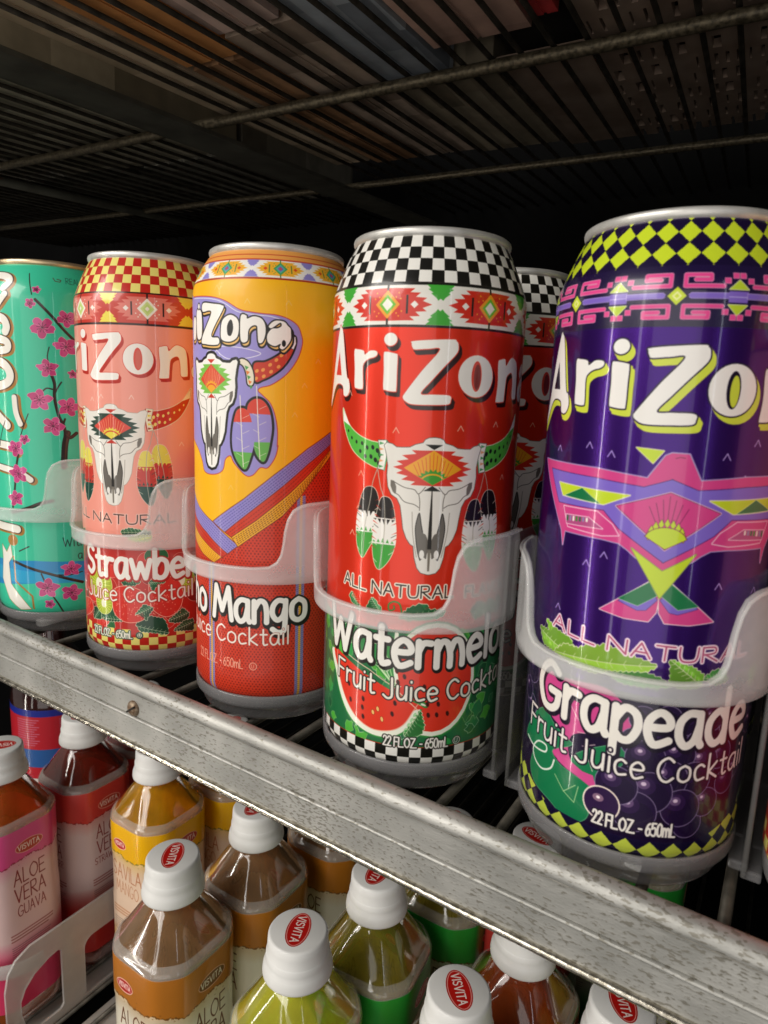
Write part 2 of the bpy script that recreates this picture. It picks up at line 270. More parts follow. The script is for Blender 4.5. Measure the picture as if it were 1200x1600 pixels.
'wmleaf':[[(-0.2,61.6),(0.5,64.3),(2.4,67.2),(4.1,65.3),(5.9,63.5),(5.0,61.7)],[(12.7,61.2),(16.3,65.1),(20.4,66.8),(23.1,66.1),(21.9,64.7),(26.0,64.7),(29.6,64.2),(27.6,62.1),(23.4,61.3),(16.5,61.0)],[(-8.5,66.3),(-6.9,67.4),(-7.4,65.5),(-4.8,63.9),(-2.6,62.2),(-3.3,61.3),(-5.7,62.9),(-7.9,64.6)]],
'wmcurl':[(13.7,62.7),(12.8,66.2),(10.6,67.0),(8.7,65.7),(9.0,63.6),(10.8,64.2),(10.6,65.4)],
'berry':[[(9.5,33.0),(11.7,36.4),(17.3,37.8),(24.1,35.8),(28.2,31.2),(28.1,26.7),(25.5,21.3),(20.3,19.4),(14.9,19.9),(10.1,24.0)],[(28.4,40.2),(32.5,42.3),(37.5,42.4),(42.6,39.1),(44.3,32.4),(42.4,25.3),(37.1,21.9),(32.2,23.8),(29.0,28.5)],[(-21.0,24.2),(-9.7,27.4),(-5.6,24.7),(-8.0,20.3),(-21.1,15.5)]],
'kiwi':[(0.8,37.1,8.5),(43.5,39.9,7),(3.6,27.5,5.5)],
'sleaf':[[(14.7,41.6),(21.0,41.5),(24.3,40.3),(20.8,38.4),(15.5,38.6)],[(2.0,22.6),(9.2,26.1),(14.1,24.4),(14.9,19.9),(6.7,18.9),(1.2,19.7)],[(-3.8,24.2),(1.4,23.9),(1.1,18.8),(-5.2,18.2)],[(21.6,18.5),(28.0,22.6),(34.6,20.8),(36.2,16.9),(36.6,12.7),(30.3,14.2),(23.6,14.9)],[(37.1,19.6),(44.2,25.1),(47.4,21.7),(45.9,18.2),(39.7,18.3)],[(39.6,14.2),(45.0,18.4),(49.6,18.4),(49.6,12.7)],[(15.5,65.5),(19.9,67.0),(25.0,65.9),(29.8,65.4),(29.0,63.3),(21.5,62.8),(16.4,63.4)]],
'cal':[[(21.3,23.1),(25.7,28.6),(29.8,26.6),(28.0,24.0),(26.3,20.4),(25.6,24.9)],[(28.4,40.2),(31.7,41.9),(35.8,39.8),(32.5,39.2),(29.9,35.7)]],
'lime':[(18.9,61.8),(23.2,63.7),(30.2,63.4),(28.9,61.1),(23.9,60.6)],
'halo':[(-20.3,175.1),(-4.5,174.0),(4.0,172.2),(11.0,168.7),(16.0,167.7),(20.8,167.2),(26.1,166.9),(30.8,165.7),(34.5,163.4),(36.1,160.0),(36.6,156.5),(34.7,150.5),(30.4,144.4),(24.5,140.0),(20.0,138.6),(18.9,137.1),(21.0,135.1),(23.9,132.2),(25.8,127.5),(26.8,121.5),(26.8,114.8),(27.1,115.0),(26.0,110.5),(23.1,106.2),(20.0,106.1),(16.9,102.9),(13.8,102.7),(8.8,107.4),(7.0,110.3),(4.2,108.6),(2.7,103.9),(-2.2,101.8),(-8.8,102.3),(-11.3,107.2),(-16.6,112.3),(-26.6,114.8)],
'mw':[[(-9.1,171.8),(-1.7,171.2),(2.8,170.5),(3.4,168.8),(-3.3,159.0),(0.9,157.7),(0.5,155.1),(-6.9,155.3),(-10.6,157.1),(-3.2,167.8),(-9.4,168.4)],[(11.7,166.1),(14.1,166.5),(14.5,165.3),(17.2,166.2),(20.2,165.5),(21.7,163.2),(21.9,159.8),(20.8,156.4),(19.1,156.2),(18.7,160.2),(18.4,162.5),(16.6,162.5),(15.0,160.7),(14.5,156.6),(11.7,156.9)],[(32.0,160.9),(31.8,157.4),(29.1,154.0),(27.5,154.5),(27.9,156.0),(25.6,155.0),(22.9,156.3),(22.6,159.2),(24.3,161.6),(26.7,162.0),(28.2,163.0),(27.6,164.1),(24.3,161.9),(23.2,162.7),(25.5,164.8),(29.1,164.7),(30.8,163.1),(31.7,162.3)]],
'mw_o':[[(6.9,166.7),(3.2,164.7),(2.2,160.6),(2.7,157.1),(6.5,156.2),(9.9,157.7),(10.9,161.2),(10.3,165.0)],[(6.9,164.7),(5.5,162.4),(5.7,159.1),(7.2,158.6),(8.3,161.2),(7.9,164.1)]],
'mw_i':[[(-15.5,168.9),(-10.6,168.2),(-10.6,158.6),(-15.1,158.5)],[(-20.9,165.9),(-16.9,166.2),(-17.2,158.3),(-21.5,158.4)]],
'mw_id':(-13.0,170.8),
'mhorn':[(17.3,147.7),(22.0,148.7),(26.8,151.3),(30.3,154.4),(31.2,156.2),(32.2,158.9),(33.6,158.9),(33.9,156.9),(33.1,153.9),(31.3,150.3),(28.6,146.7),(24.5,143.5),(20.9,141.6),(17.9,140.9)],
'mhornw':[(30.8,155.3),(31.8,158.5),(33.8,159.1),(34.1,156.4),(33.1,154.1)],
'mwrap':[(10.6,148.4),(12.2,149.6),(14.8,148.5),(16.6,145.6),(17.3,142.1),(16.7,139.4),(14.8,139.6),(14.1,143.8),(12.9,146.7)],
'mfeather':[[(19.8,133.9),(21.9,132.2),(23.4,128.6),(24.1,122.6),(23.5,116.5),(22.6,111.6),(21.1,108.4),(18.6,111.4),(17.1,117.5),(15.5,124.7),(15.4,130.7),(17.3,133.5)],[(12.6,130.0),(14.8,128.3),(16.1,123.5),(16.8,116.2),(15.5,110.0),(13.6,105.0),(10.9,107.3),(8.8,112.1),(8.3,117.0),(8.8,123.2),(10.2,128.7)]],
'stripes':{'a':[(51.0,121.2),(-2.4,81.2)],'b':[(51.1,114.9),(5.0,77.7)],'l':[(-26.6,88.0),(-11.0,83.1),(-2.4,76.3),(5.9,68.6)],'lav':[(52.0,121.2),(39.9,114.0),(26.1,103.2),(13.0,92.3),(-3.0,81.2),(4.1,77.4),(15.4,86.6),(29.1,97.9),(40.1,107.4),(52.2,116.1)],'red':[(52.2,116.1),(40.1,107.4),(29.1,97.9),(15.4,86.6),(4.1,77.4),(7.4,75.6),(18.6,83.6),(32.2,95.1),(43.6,105.8),(52.3,114.1)],'yel':[(52.3,114.1),(43.6,105.8),(32.2,95.1),(18.6,83.6),(7.4,75.6),(10.4,71.9),(18.6,78.1),(29.2,85.8),(37.0,94.3),(43.6,102.6),(52.4,111.7)],'lavL':[(-26.6,92.3),(-15.0,85.7),(-3.0,80.7),(10.4,72.3),(5.0,68.1),(-7.8,75.4),(-22.3,81.1),(-26.6,84.6)],'redL':[(-26.6,84.6),(-22.3,81.1),(-7.8,75.4),(5.0,68.1),(2.0,66.0),(-9.4,71.0),(-22.9,75.9),(-26.6,79.5)],'yelL':[(-26.6,79.5),(-22.9,75.9),(-9.4,71.0),(1.8,66.2),(-2.5,63.2),(-11.3,65.6),(-20.5,69.6),(-26.6,72.6)]},
'vz':[[(-4.5,62.9),(-5.2,5.3)],[(37.4,94.2),(36.8,4.8)]],
'gbr':[(0.5,[(24.5,187.9),(25.5,182.3),(26.5,177.1)]),(1.4,[(28.1,174.6),(35.2,167.1),(41.5,159.5),(46.6,154.5)]),(0.5,[(33.6,150.8),(32.5,145.3),(34.0,140.9)]),(1.5,[(33.8,137.2),(35.3,131.7),(35.0,124.3),(36.6,115.0),(39.3,107.5),(38.4,96.0)]),(0.7,[(28.7,126.9),(31.3,129.3),(34.3,128.9)]),(0.7,[(38.7,132.8),(36.9,130.0),(35.5,127.1)]),(3.2,[(40.6,105.6),(39.0,98.9),(38.0,87.3)]),(1.8,[(39.6,104.6),(41.8,103.2),(45.0,105.6)]),(1.0,[(39.6,113.2),(38.5,109.4),(39.3,106.5)]),(0.5,[(21.5,115.5),(18.7,108.8),(16.4,103.1)]),(1.2,[(14.7,93.6),(12.6,84.8),(11.3,75.1),(9.2,64.2)]),(1.9,[(8.4,61.2),(17.5,63.8),(25.3,67.0),(31.6,68.5)]),(0.5,[(7.4,111.2),(4.1,104.4),(1.9,97.5)]),(1.5,[(7.5,33.6),(18.5,30.1),(29.7,26.7),(44.8,21.2)]),(0.8,[(23.8,27.2),(27.5,17.5),(31.7,10.1),(34.1,4.8)]),(0.6,[(32.4,26.5),(38.6,26.1),(45.0,27.4)]),(0.6,[(11.7,39.6),(17.8,42.6)])],
'flowers':[(28.7,179.7,2.9),(25.4,172.6,3.8),(30.8,160.6,8.4),(42.7,166.0,6.7),(41.6,151.4,7.9),(32.3,139.9,7.0),(44.5,137.2,3.4),(27.6,123.1,8.4),(41.6,119.8,7.6),(33.8,109.3,7.6),(18.8,101.8,4.0),(13.4,96.8,6.7),(14.0,83.0,7.6),(11.4,69.3,6.5),(39.2,29.6,6.7),(26.6,19.1,8.4),(39.0,15.7,7.3),(27.5,9.8,3.9)],
'gband':[(-7.0,33.3),(4.7,33.8),(20.8,34.7),(45.3,33.5),(45.8,22.1),(29.5,22.6),(3.4,19.8),(-17.1,16.4)],
}
# ------------------------------------------------------------------ can label print (flat print, mm on the can wall)
RB = 36.5; PER = 2*math.pi*RB
def checker(cv, za, zb, rows, n, c1, c2, s0=0, sl=None):
    X, Z = np.meshgrid(cv.X, cv.Z); m = (Z >= za) & (Z < zb) if sl is None else sl(X, Z)
    u = (X-s0)/(PER/n); v = (Z-za)/((zb-za)/rows)
    soft = lambda q: np.clip(np.abs(((q+.5) % 1)-.5)*cv.res*PER/n+.0, 0, 1)
    k = ((np.floor(u)+np.floor(v)) % 2).astype(bool); A = np.array([*lin(c1), 0]); B = np.array([*lin(c2), 0])
    cv.a[m] = np.where(k[m][:, None], A, B)
def diamonds(cv, msk, n, h, zc, c1, c2, s0=0):
    X, Z = np.meshgrid(cv.X, cv.Z); m = msk(X, Z); p = PER/n
    u = (X-s0)/p; v = (Z-zc)/h; a = np.floor(u+v); b = np.floor(u-v); k = ((a+b) % 2 == 0)
    k = (np.floor(u+v+.5)-np.floor(u-v+.5)) % 2 == 0
    A = np.array([*lin(c1), 0]); B = np.array([*lin(c2), 0.3]); cv.a[m] = np.where(k[m][:, None], A, B)
def lozenge(cv, cx, cz, kx, kz, red, tree, d1, d2, d3, bar, spark, per):
    R = [(0, 85), (140, 82), (116, 62), (168, 60), (145, 38), (200, 34), (180, 18), (226, 0), (180, -18), (200, -34), (145, -38), (168, -60), (116, -62), (140, -82), (0, -85)]
    for sg in (1, -1):
        cv.poly([(cx+sg*x*kx, cz+z*kz) for x, z in R], red)
        cv.rect(cx+sg*103*kx-.33*kx/.0675, cx+sg*103*kx+.33*kx/.0675, cz-48*kz, cz+48*kz, bar)
        cv.poly([(cx+sg*(140+a)*kx, cz+b*kz) for a, b in ((-20, 0), (0, 20), (20, 0), (0, -20))], spark)
        for a, b in ((60, 60), (60, -60), (45, 38), (75, -35), (70, 30), (48, -45)): cv.ell(cx+sg*a*kx, cz+b*kz, 4.5*kx, 4.5*kz, d1)
    cv.line([(cx, cz+104*kz), (cx, cz-104*kz)], .7*kx/.0675, bar)
    for r, c in ((66, d1), (46, d2), (30, d3), (15, spark)): cv.poly([(cx-r*kx, cz), (cx, cz+r*1.15*kz), (cx+r*kx, cz), (cx, cz-r*1.15*kz)], c)
    for sg in (1, -1):
        T = [(-70, 104), (70, 104), (50, 84), (62, 80), (38, 62), (48, 58), (22, 36), (12, 22), (0, 32), (-12, 22), (-22, 36), (-48, 58), (-38, 62), (-62, 80), (-50, 84)]
        cv.poly([(cx+per/2+x*kx, cz+sg*z*kz) for x, z in T], tree)
def clamps(cv, pts, c, w=.3):
    for x, z in pts: cv.line([(x-1.1, z-.9), (x, z+.9), (x+1.1, z-.9)], w, c)
def brand(cv, c, fill, line, shadow, lw, off, sw, line2=None):
    """the big seven-letter brand name"""
    polys = [[(c+x, z) for x, z in P] for P in ART['letters']]
    A = [(-43.0, 162), (-41.2, 163), (-39.6, 160), (-36.6, 146.6), (-35.2, 144.8), (-34.4, 141.5), (-35.8, 139), (-38.2, 139.2), (-39.4, 142.6), (-44.6, 142.8), (-49.8, 137.6), (-53.2, 134.6), (-53.6, 136.6), (-49.5, 143)]
    A = [(c+x, z) for x, z in A]; hole = [(c-42.4, 154.6), (c-40.3, 146.2), (c-45.2, 146.4)]
    a = [(c+39.5, 149.2), (c+41.5, 152.4), (c+46.5, 153), (c+49.3, 151), (c+50, 146), (c+49.6, 142), (c+51, 140), (c+48.3, 138.8), (c+46.5, 141), (c+43, 139), (c+39.2, 140.2), (c+38.8, 144), (c+42, 147.2), (c+46, 148), (c+45.8, 149.6), (c+43.5, 149.6), (c+41.5, 147.6)]
    polys += [A, a]
    el = [(c-16.75, 158.3, 2.4, 2.15, None), (c+13.9, 147.1, 6.9, 7.05, (1.9, 5.1))]
    dx, dz = off
    for pas in range(3):
        for P in polys:
            Q = [(x+dx, z+dz) for x, z in P]
            if pas == 0: cv.poly(Q, shadow, ow=sw, oc=shadow, smooth=True); cv.poly([(x+dx/2, z+dz/2) for x, z in P], shadow, ow=sw, oc=shadow, smooth=True)
            elif pas == 1: cv.poly(P, fill, ow=lw, oc=line, smooth=True)
        for x, z, rx, rz, h in el:
            if pas == 0: cv.ell(x+dx, z+dz, rx+sw, rz+sw, shadow); cv.ell(x+dx/2, z+dz/2, rx+sw, rz+sw, shadow)
            elif pas == 1: cv.ell(x, z, rx, rz, fill, lw, line)
        if pas == 2:
            x, z, rx, rz, h = el[1]; cv.ell(x, z, h[0]+.1, h[1], line); cv.ell(x+lw*.9, z-lw*.9, h[0]-.55, h[1]-.8, shadow if line2 is None else line2)
            cv.poly(hole, line); cv.ell(c+43.7, 143, 1.6, 1.7, line)
def mir(P, c, sg): return [(c+sg*x, z) for x, z in P]
def skull(cv, c, k=1, z0=101.8, zc=None, D=('d8301c', 'efa51c', '3f9a2c', '1c1c18'), horn=('53b23e', '141a14', 'f4efe6'), F=('1c1512', 'efeae2', '3f9f3a'), wrapc=('e8a070', 'f0ece0', '4a9a5a'), outl='5a5248', ow=.25, horns=True, feathers=True, skc='e9e4da', notch='dc2b12'):
    """steer skull with horns and feathers; k scales it about (c, z0 -> zc)"""
    zc = z0 if zc is None else zc
    T = lambda P, sg: [(c+sg*x*k, zc+(z-z0)*k) for x, z in P]
    if horns:
        for sg in (-1, 1):
            s_ = -sg
            cv.poly(T(ART['horn'], s_), horn[0], ow=.3*k, oc='e9e6c8', smooth=True)
            cv.poly(T(ART['horn'][:3]+ART['horn'][-1:], s_), horn[2], smooth=False)
            P = np.array(ART['horn']); up = P[2:7]; lo = P[-2:6:-1]
            for q in range(9):
                f = q/8.5; i = min(int(f*4), 3); g = f*4-i; a = up[i]*(1-g)+up[i+1]*g; j = min(int(f*(len(lo)-1)), len(lo)-2); h = f*(len(lo)-1)-j; b = lo[j]*(1-h)+lo[j+1]*h
                for fr in ((.3, .72) if q > 2 else (.5,)):
                    x, z = a*(1-fr-.07*math.sin(q*2.1))+b*(fr+.07*math.sin(q*2.1)); X_, Z_ = T([(x, z)], s_)[0]; cv.ell(X_, Z_, (.38+.05*q)*k, (.55+.055*q)*k, horn[1], rot=20*s_)
            cv.poly(T(ART['wrap'], s_), wrapc[1], ow=.2, oc=outl)
            wp = np.array(ART['wrap']); m0 = (wp[0]+wp[1])/2; m1 = (wp[4]+wp[5])/2
            for q in range(5):
                p = m0*(1-(q+.5)/5)+m1*(q+.5)/5; x, z = T([p], s_)[0]; cv.poly([(x-.9*k, z+.5*k), (x+.9*k, z), (x-.9*k, z-.6*k)], wrapc[0] if q % 2 else wrapc[2])
            cv.line(T([wp[1]+[.3, -.2], wp[3], wp[4]], s_), .5*k, wrapc[2])
    if feathers:
        for sg in (-1, 1):
            s_ = -sg
            for f in (0, 1):
                P = np.array(smoothp(ART['feather'][f], True)); zt, zb = ART['fz'][2*f], ART['fz'][2*f+1]
                cv.poly(T(P, s_), F[1], ow=.22, oc='f2ecd8')
                top = P[P[:, 1] >= zt]; bot = P[P[:, 1] <= zb]; cv.poly(T(top, s_), F[0]); cv.poly(T(bot, s_), F[2])
                xa, xb = P[:, 0].min(), P[:, 0].max(); xm = (xa+xb)/2
                for u_ in range(5):
                    x0_ = xa+.6+(xb-xa-1.2)*u_/4.4; cv.poly(T([(x0_-.55, zt+.3), (x0_+.75, zt+.3), (x0_+(.5 if x0_ < xm else -.3), zt-2.2+.5*abs(x0_-xm))], s_), F[0]); cv.poly(T([(x0_-.6, zb-.2), (x0_+.6, zb-.2), (x0_, zb+1.6-.3*abs(x0_-xm))], s_), F[2])
                for u_ in range(6):
                    zz = zb-2.0+u_*(zt-zb+9)/6; r_ = P[np.abs(P[:, 1]-zz) < 1.4]
                    if len(r_) < 2: continue
                    for e_, g_ in ((r_[:, 0].min(), 1), (r_[:, 0].max(), -1)):
                        cv.poly(T([(e_-g_*.4, zz+.55+.5*(u_ % 2)), (e_+g_*1.7, zz-.75+.5*(u_ % 2)), (e_-g_*.4, zz+.15+.5*(u_ % 2))], s_), notch)
                q = ART['quill'][f]; cv.line(T(q, s_), .3*k, 'b9b2a4', smooth=True)
                for t in range(7):
                    zz = P[:, 1].min()+(P[:, 1].max()-P[:, 1].min())*(t+1)/8.4; r = P[np.abs(P[:, 1]-zz) < 1.2]
                    if len(r) < 2: continue
                    e = r[:, 0].max() if t % 2 else r[:, 0].min(); mid = (r[:, 0].max()+r[:, 0].min())/2; cv.line(T([(e, zz+.5), (e*.6+mid*.4, zz-.6)], s_), .22*k, 'e8e2d0' if zz > zt or zz < zb else '555048')
    H = ART['skull']
    full = [(-x, z) for x, z in H[::-1]]; P = T(list(H)+[(0, H[-1][1]+2.5)], 1); Q = T(list(H)+[(0, H[-1][1]+2.5)], -1)
    for W in (P, Q): cv.poly(W+[(c, W[0][1])], skc, ow=ow, oc=outl)
    for W in (P, Q): cv.poly(W+[(c+.01, W[0][1])], skc)
    cv.line([(c, P[0][1]-.4), (c, P[-1][1]+.6)], .8, skc)
    for s_ in (1, -1):
        cv.poly(T(ART['socket'], s_), '6f685e'); cv.poly(T(ART['cavity'], s_), '6a645c', smooth=True); cv.line(T(ART['cavity'][4:12], s_), .3*k, '26221e', smooth=True)
        for q in ART['cracks']: cv.line(T(q, s_), .22*k, '4a443c', smooth=True)
        cv.line(T([(-6.6, 100), (-6, 92), (-4.4, 84)], s_), .25*k, '9a9286', smooth=True); cv.ell(*T([(-2.6, 85)], s_)[0], .9*k, 1.6*k, 'efeae2')
    cv.poly(T([(-.15, 108), (.15, 108), (.55, 96), (.7, 87), (-.7, 87), (-.55, 96)], 1), '201c18')
    cv.poly(T([(-.5, 86.5), (.5, 86.5), (.35, 79), (-.35, 79)], 1), '7a7266')
    # stepped diamond
    TT = [(0, 121.6), (7.6, 121.5), (6.0, 120.3), (10.9, 119.6), (8.6, 118.3), (12.8, 117.5), (10.6, 116.4), (14, 115.4), (10.6, 114.4), (12.8, 113.3), (8.6, 112.5), (10.9, 111.2), (6.0, 110.7), (7.6, 109.5), (0, 109.4)]
    for s_ in (1, -1): cv.poly(T(TT, s_), D[0])
    cv.poly(T([(-10.2, 115.3), (0, 121.7), (10.2, 115.3), (0, 109.6)], 1), D[1])
    for q in range(-5, 6):
        a = math.radians(90-q*14); cv.line(T([(3.6*math.cos(a)*1.2, 110+3.9*math.sin(a)), (q*1.35, 120.8-abs(q)*.85)], 1), .16*k, D[0] if D[3] == '1c1c18' else 'f6d0a0')
    cr = []
    for q in range(19):
        a = math.radians(8+164*q/18); rr = 5.4 if q % 2 == 0 else 4.3; cr.append((rr*1.1*math.cos(a), 110.4+rr*.9*math.sin(a)))
    cv.poly(T([(x, max(z, 109.9+abs(x)*.55)) for x, z in cr]+[(0, 109.7)], 1), D[2])
    ar = [(4.6*math.cos(math.radians(a)), 110.2+3.5*math.sin(math.radians(a))) for a in range(15, 166, 15)]
    cv.poly(T([(x, max(z, 109.8+abs(x)*.57)) for x, z in ar]+[(0, 109.6)], 1), D[1]); cv.poly(T([(x*.88, max(109.6+(z-109.6)*.86, 109.7+abs(x)*.5)) for x, z in ar]+[(0, 109.7)], 1), D[2])
    cv.poly(T([(-3, 123.6), (3, 123.6), (0, 121.9)], 1), D[3]); cv.poly(T([(-3, 107.6), (3, 107.6), (0, 109.4)], 1), D[3])
def serr(P, step=1.5, amp=.55):
    P = np.array(P, float); cen = P.mean(0); out = []; t = 0
    for i in range(len(P)):
        a, b = P[i], P[(i+1) % len(P)]; L = np.hypot(*(b-a)); n = max(1, int(L/step)); nn = np.array([(b-a)[1], -(b-a)[0]])/(L+1e-6)
        if nn@((a+b)/2-cen) < 0: nn = -nn
        for k in range(n):
            out.append(a+(b-a)*k/n); out.append(a+(b-a)*(k+.75)/n+nn*amp*min(1, L/n/step+.3))
    return np.array(out)
def shade(c, f): return ''.join('%02x' % max(0, min(255, int(int(c[i:i+2], 16)*f))) for i in (0, 2, 4))
def leaf(cv, P, c, oc='f0ead0', vein='e0e4c0', ow=.22):
    P = serr(P); cv.poly(P, c, ow=ow, oc=oc); cen = P.mean(0); d = P-cen; i = int(np.argmax((d**2).sum(1))); j = int(np.argmax(((P-P[i])**2).sum(1)))
    a, b = P[i], P[j]; N_ = np.array([-(b-a)[1], (b-a)[0]]); half = P[((P-a)@N_) < 0]
    if len(half) > 3: cv.poly(np.vstack([[a], half[np.argsort((half-a)@(b-a))], [b]]), shade(c, .72), op=.75)
    for q in range(1, 5):
        m_ = a*(1-q/5)+b*q/5; cv.ell(m_[0]+N_[0]*.08, m_[1]+N_[1]*.08, .9, .5, shade(c, 1.35), rot=math.degrees(math.atan2((b-a)[1], (b-a)[0])), op=.45)
    cv.line([a, b], .2, vein)
    for t in (.15, .28, .4, .52, .64, .76, .88):
        m_ = a*(1-t)+b*t; n_ = np.array([-(b-a)[1], (b-a)[0]]); n_ = n_/(np.hypot(*n_)+1e-6); l = 1.6*(1-abs(t-.5)); e = (b-a)/np.hypot(*(b-a))*-.8
        cv.line([m_, m_+n_*l+e], .14, vein); cv.line([m_, m_-n_*l+e], .14, vein)
def arc(c, z, s, R): return lambda x: s*(x-c)**2
def name_texts(cv, name, x0, x1, h, z, fill, line, c, juice=('f2ece0', '1c1612'), jx=(0, 1), size=None, wd=2.5, sag=0, lw=.45):
    f = (lambda x: sag*(x-(x0+x1)/2)**2)
    cv.text(name, x0, z, h, wd, fill, outs=[(lw+.15, line, .5, -.6), (lw, line, 0, 0)], width=x1-x0, fn=f)
    cv.text('Fruit Juice Cocktail', jx[0], 30, 7.6, .85, juice[0], outs=[(.42, juice[1], 0, 0)], width=jx[1]-jx[0], fn=lambda x: .0022*(x-(jx[0]+jx[1])/2)**2)
def natural(cv, x0, x1, fill, line):
    cv.text('ALL NATURAL', x0, 69, 4.4, .5, fill, outs=[(.5, line, 0, 0)], width=x1-x0, fn=lambda x: .0015*(x-15)**2)
def mk(): return lambda b: Canvas(-PER/2, PER/2, 0, 196, 6.5, b)
def repl(cv, f, cs):
    for c in cs: f(c)
def can_melon():
    cv = mk()('e23012'); c = 22.3
    cv.a[..., 3] = .35
    cv.rect(-115, 115, 163, 176.9, 'eae6dc'); checker(cv, 176.9, 192.9, 4, 52, 'efece4', '14130f', 1.0)
    cv.rect(-115, 115, 192.9, 196, 'cfcbc2'); cv.rect(-115, 115, 175.9, 176.9, '15140f'); cv.rect(-115, 115, 162.3, 163.1, '1a1410')
    for k in range(-3, 4): lozenge(cv, 3.9+k*36.1, 169.6, .0675, .062, 'd42c1a', '3fa535', 'f0a020', '6cbf2e', 'f6f2e0', '201810', 'f3efe6', 36.1)
    brand(cv, c, 'efebe2', 'd93420', '2a0e0a', .3, (1.1, -1.5), .25, '7a1410')
    clamps(cv, [(c+x, z) for x, z in [(-29, 124), (-13.5, 128), (9, 129.4), (-27, 112), (-27.5, 100), (-30.5, 90), (24, 131), (30, 112), (-34, 140), (38, 126)]], 'f0b8a0')
    skull(cv, c)
    natural(cv, -11.8, 32.6, '241a14', 'efe6d4'); cv.text('FLAVORS', 37, 69, 4.0, .5, '241a14', outs=[(.5, 'efe6d4', 0, 0)], width=26)
    for P in ART['wmleaf']: leaf(cv, P, '1f7a42')
    cv.line(ART['wmcurl'], .55, '2a8a3a', smooth=True)
    for a, b in ((40, 60), (46, 58), (52, 61)): leaf(cv, [(a, 64-(a-40)*.2), (a+3, 66.5), (a+7, 65), (a+6, 61), (a+2, 60)], '1f7a42')
    # lower panel: leaves, cut melons, words
    cv.rect(-115, 115, 11.5, 56.5, '1d6b3d')
    rr = np.random.default_rng(3)
    for _ in range(150):
        x, z = rr.uniform(-60, 100), rr.uniform(11, 56); t = rr.uniform(0, 6.28); L = rr.uniform(2.5, 6)
        P = [(x+L*math.cos(t+a)*q, z+L*math.sin(t+a)*q) for a, q in ((0, 1), (.5, .62), (.9, .7), (1.7, .45), (3.1, .5), (4.5, .45), (5.3, .7), (5.8, .6))]
        cv.poly(P, rr.choice(['23804a', '145a32', '2f9a4a', '1a6a40', '4fae3c']), ow=.16, oc=rr.choice(['8fbf7a', '0e4026', 'd8e2c0']))
    checker(cv, 3.2, 11.2, 2, 52, 'efece4', '14130f', 1.0)
    cv.rect(-115, 115, 0, 3.2, '14130f')
    m2 = ART['melon2']; cx = (m2[1][0]+m2[2][0])/2; rx = (m2[2][0]-m2[1][0])/2; rz = (m2[4][1]-m2[3][1])/2; cz = (m2[4][1]+m2[3][1])/2
    cv.ell(cx, cz, rx+.6, rz+.6, 'eef0dc', .7, '2f8a3c'); cv.ell(cx, cz, rx-.9, rz-1.2, 'dc3420')
    cv.poly([(-9, 54), (-2, 47), (6, 40), (12.5, 34), (11.6, 42), (11.4, 54)], '2f8a3a')
    for q in range(6): cv.line([(-6+q*3.2, 53), (4+q*1.8, 43-q*1.2), (12+q*.5, 35)], .35, ('a8d890', 'e8f0d0')[q % 2], smooth=True)
    cv.poly(ART['melon1rind'], 'eef0dc', ow=.7, oc='2f8a3c', smooth=True); cv.poly(ART['melon1'], 'e0361f', smooth=True)
    cv.line([(12.2, 55), (11.9, 49), (12.1, 42), (13, 36.5)], 1.5, 'eef0dc', smooth=True); cv.line([(-8, 42.5), (2, 39.5), (12, 34.5), (22, 25.5)], .35, 'f6c8b0')
    for V, C_ in ((ART['melon1'], 'f0b8a0'),): cv.line([V[0], V[1], V[2], V[3], V[4], V[5], V[6], V[7], V[8]], .45, C_, smooth=True, op=.8)
    leaf(cv, ART['wedge'], '2f8a3a'); leaf(cv, ART['melongreen'][:5], '2c8442')
    for x, z, k in ART['seeds']: cv.ell(x, z, .55, .95, 'f0c070' if k else '3a0f0a', .15, '8a1a10', rot=15)
    f = lambda x: .0012*(x-20)**2
    cv.text('Watermelon', -19.8, 43, 14.6, 2.5, 'efebe2', outs=[(.75, '1c1612', .35, -.5), (.5, '1c1612', 0, 0)], width=90, fn=f)
    cv.text('Fruit Juice Cocktail', -14.0, 29.9, 7.6, .95, 'efe8da', outs=[(.42, '1c1612', 0, 0)], width=79, fn=lambda x: .0016*(x-25)**2)
    cv.text('22 FL.OZ. - 650mL', 8.7, 11.2, 3.7, .62, 'efebe2', outs=[(.4, '1c1612', 0, 0)], width=25)
    cv.ell(37, 13, 1.9, 1.9, '1c1612'); cv.ell(37, 13, 1.6, 1.6, 'e8e2d4'); cv.ell(37, 13, 1.3, 1.3, '1f4a34'); cv.text('U', 36.3, 12.2, 1.7, .25, 'efebe2')
    return cv
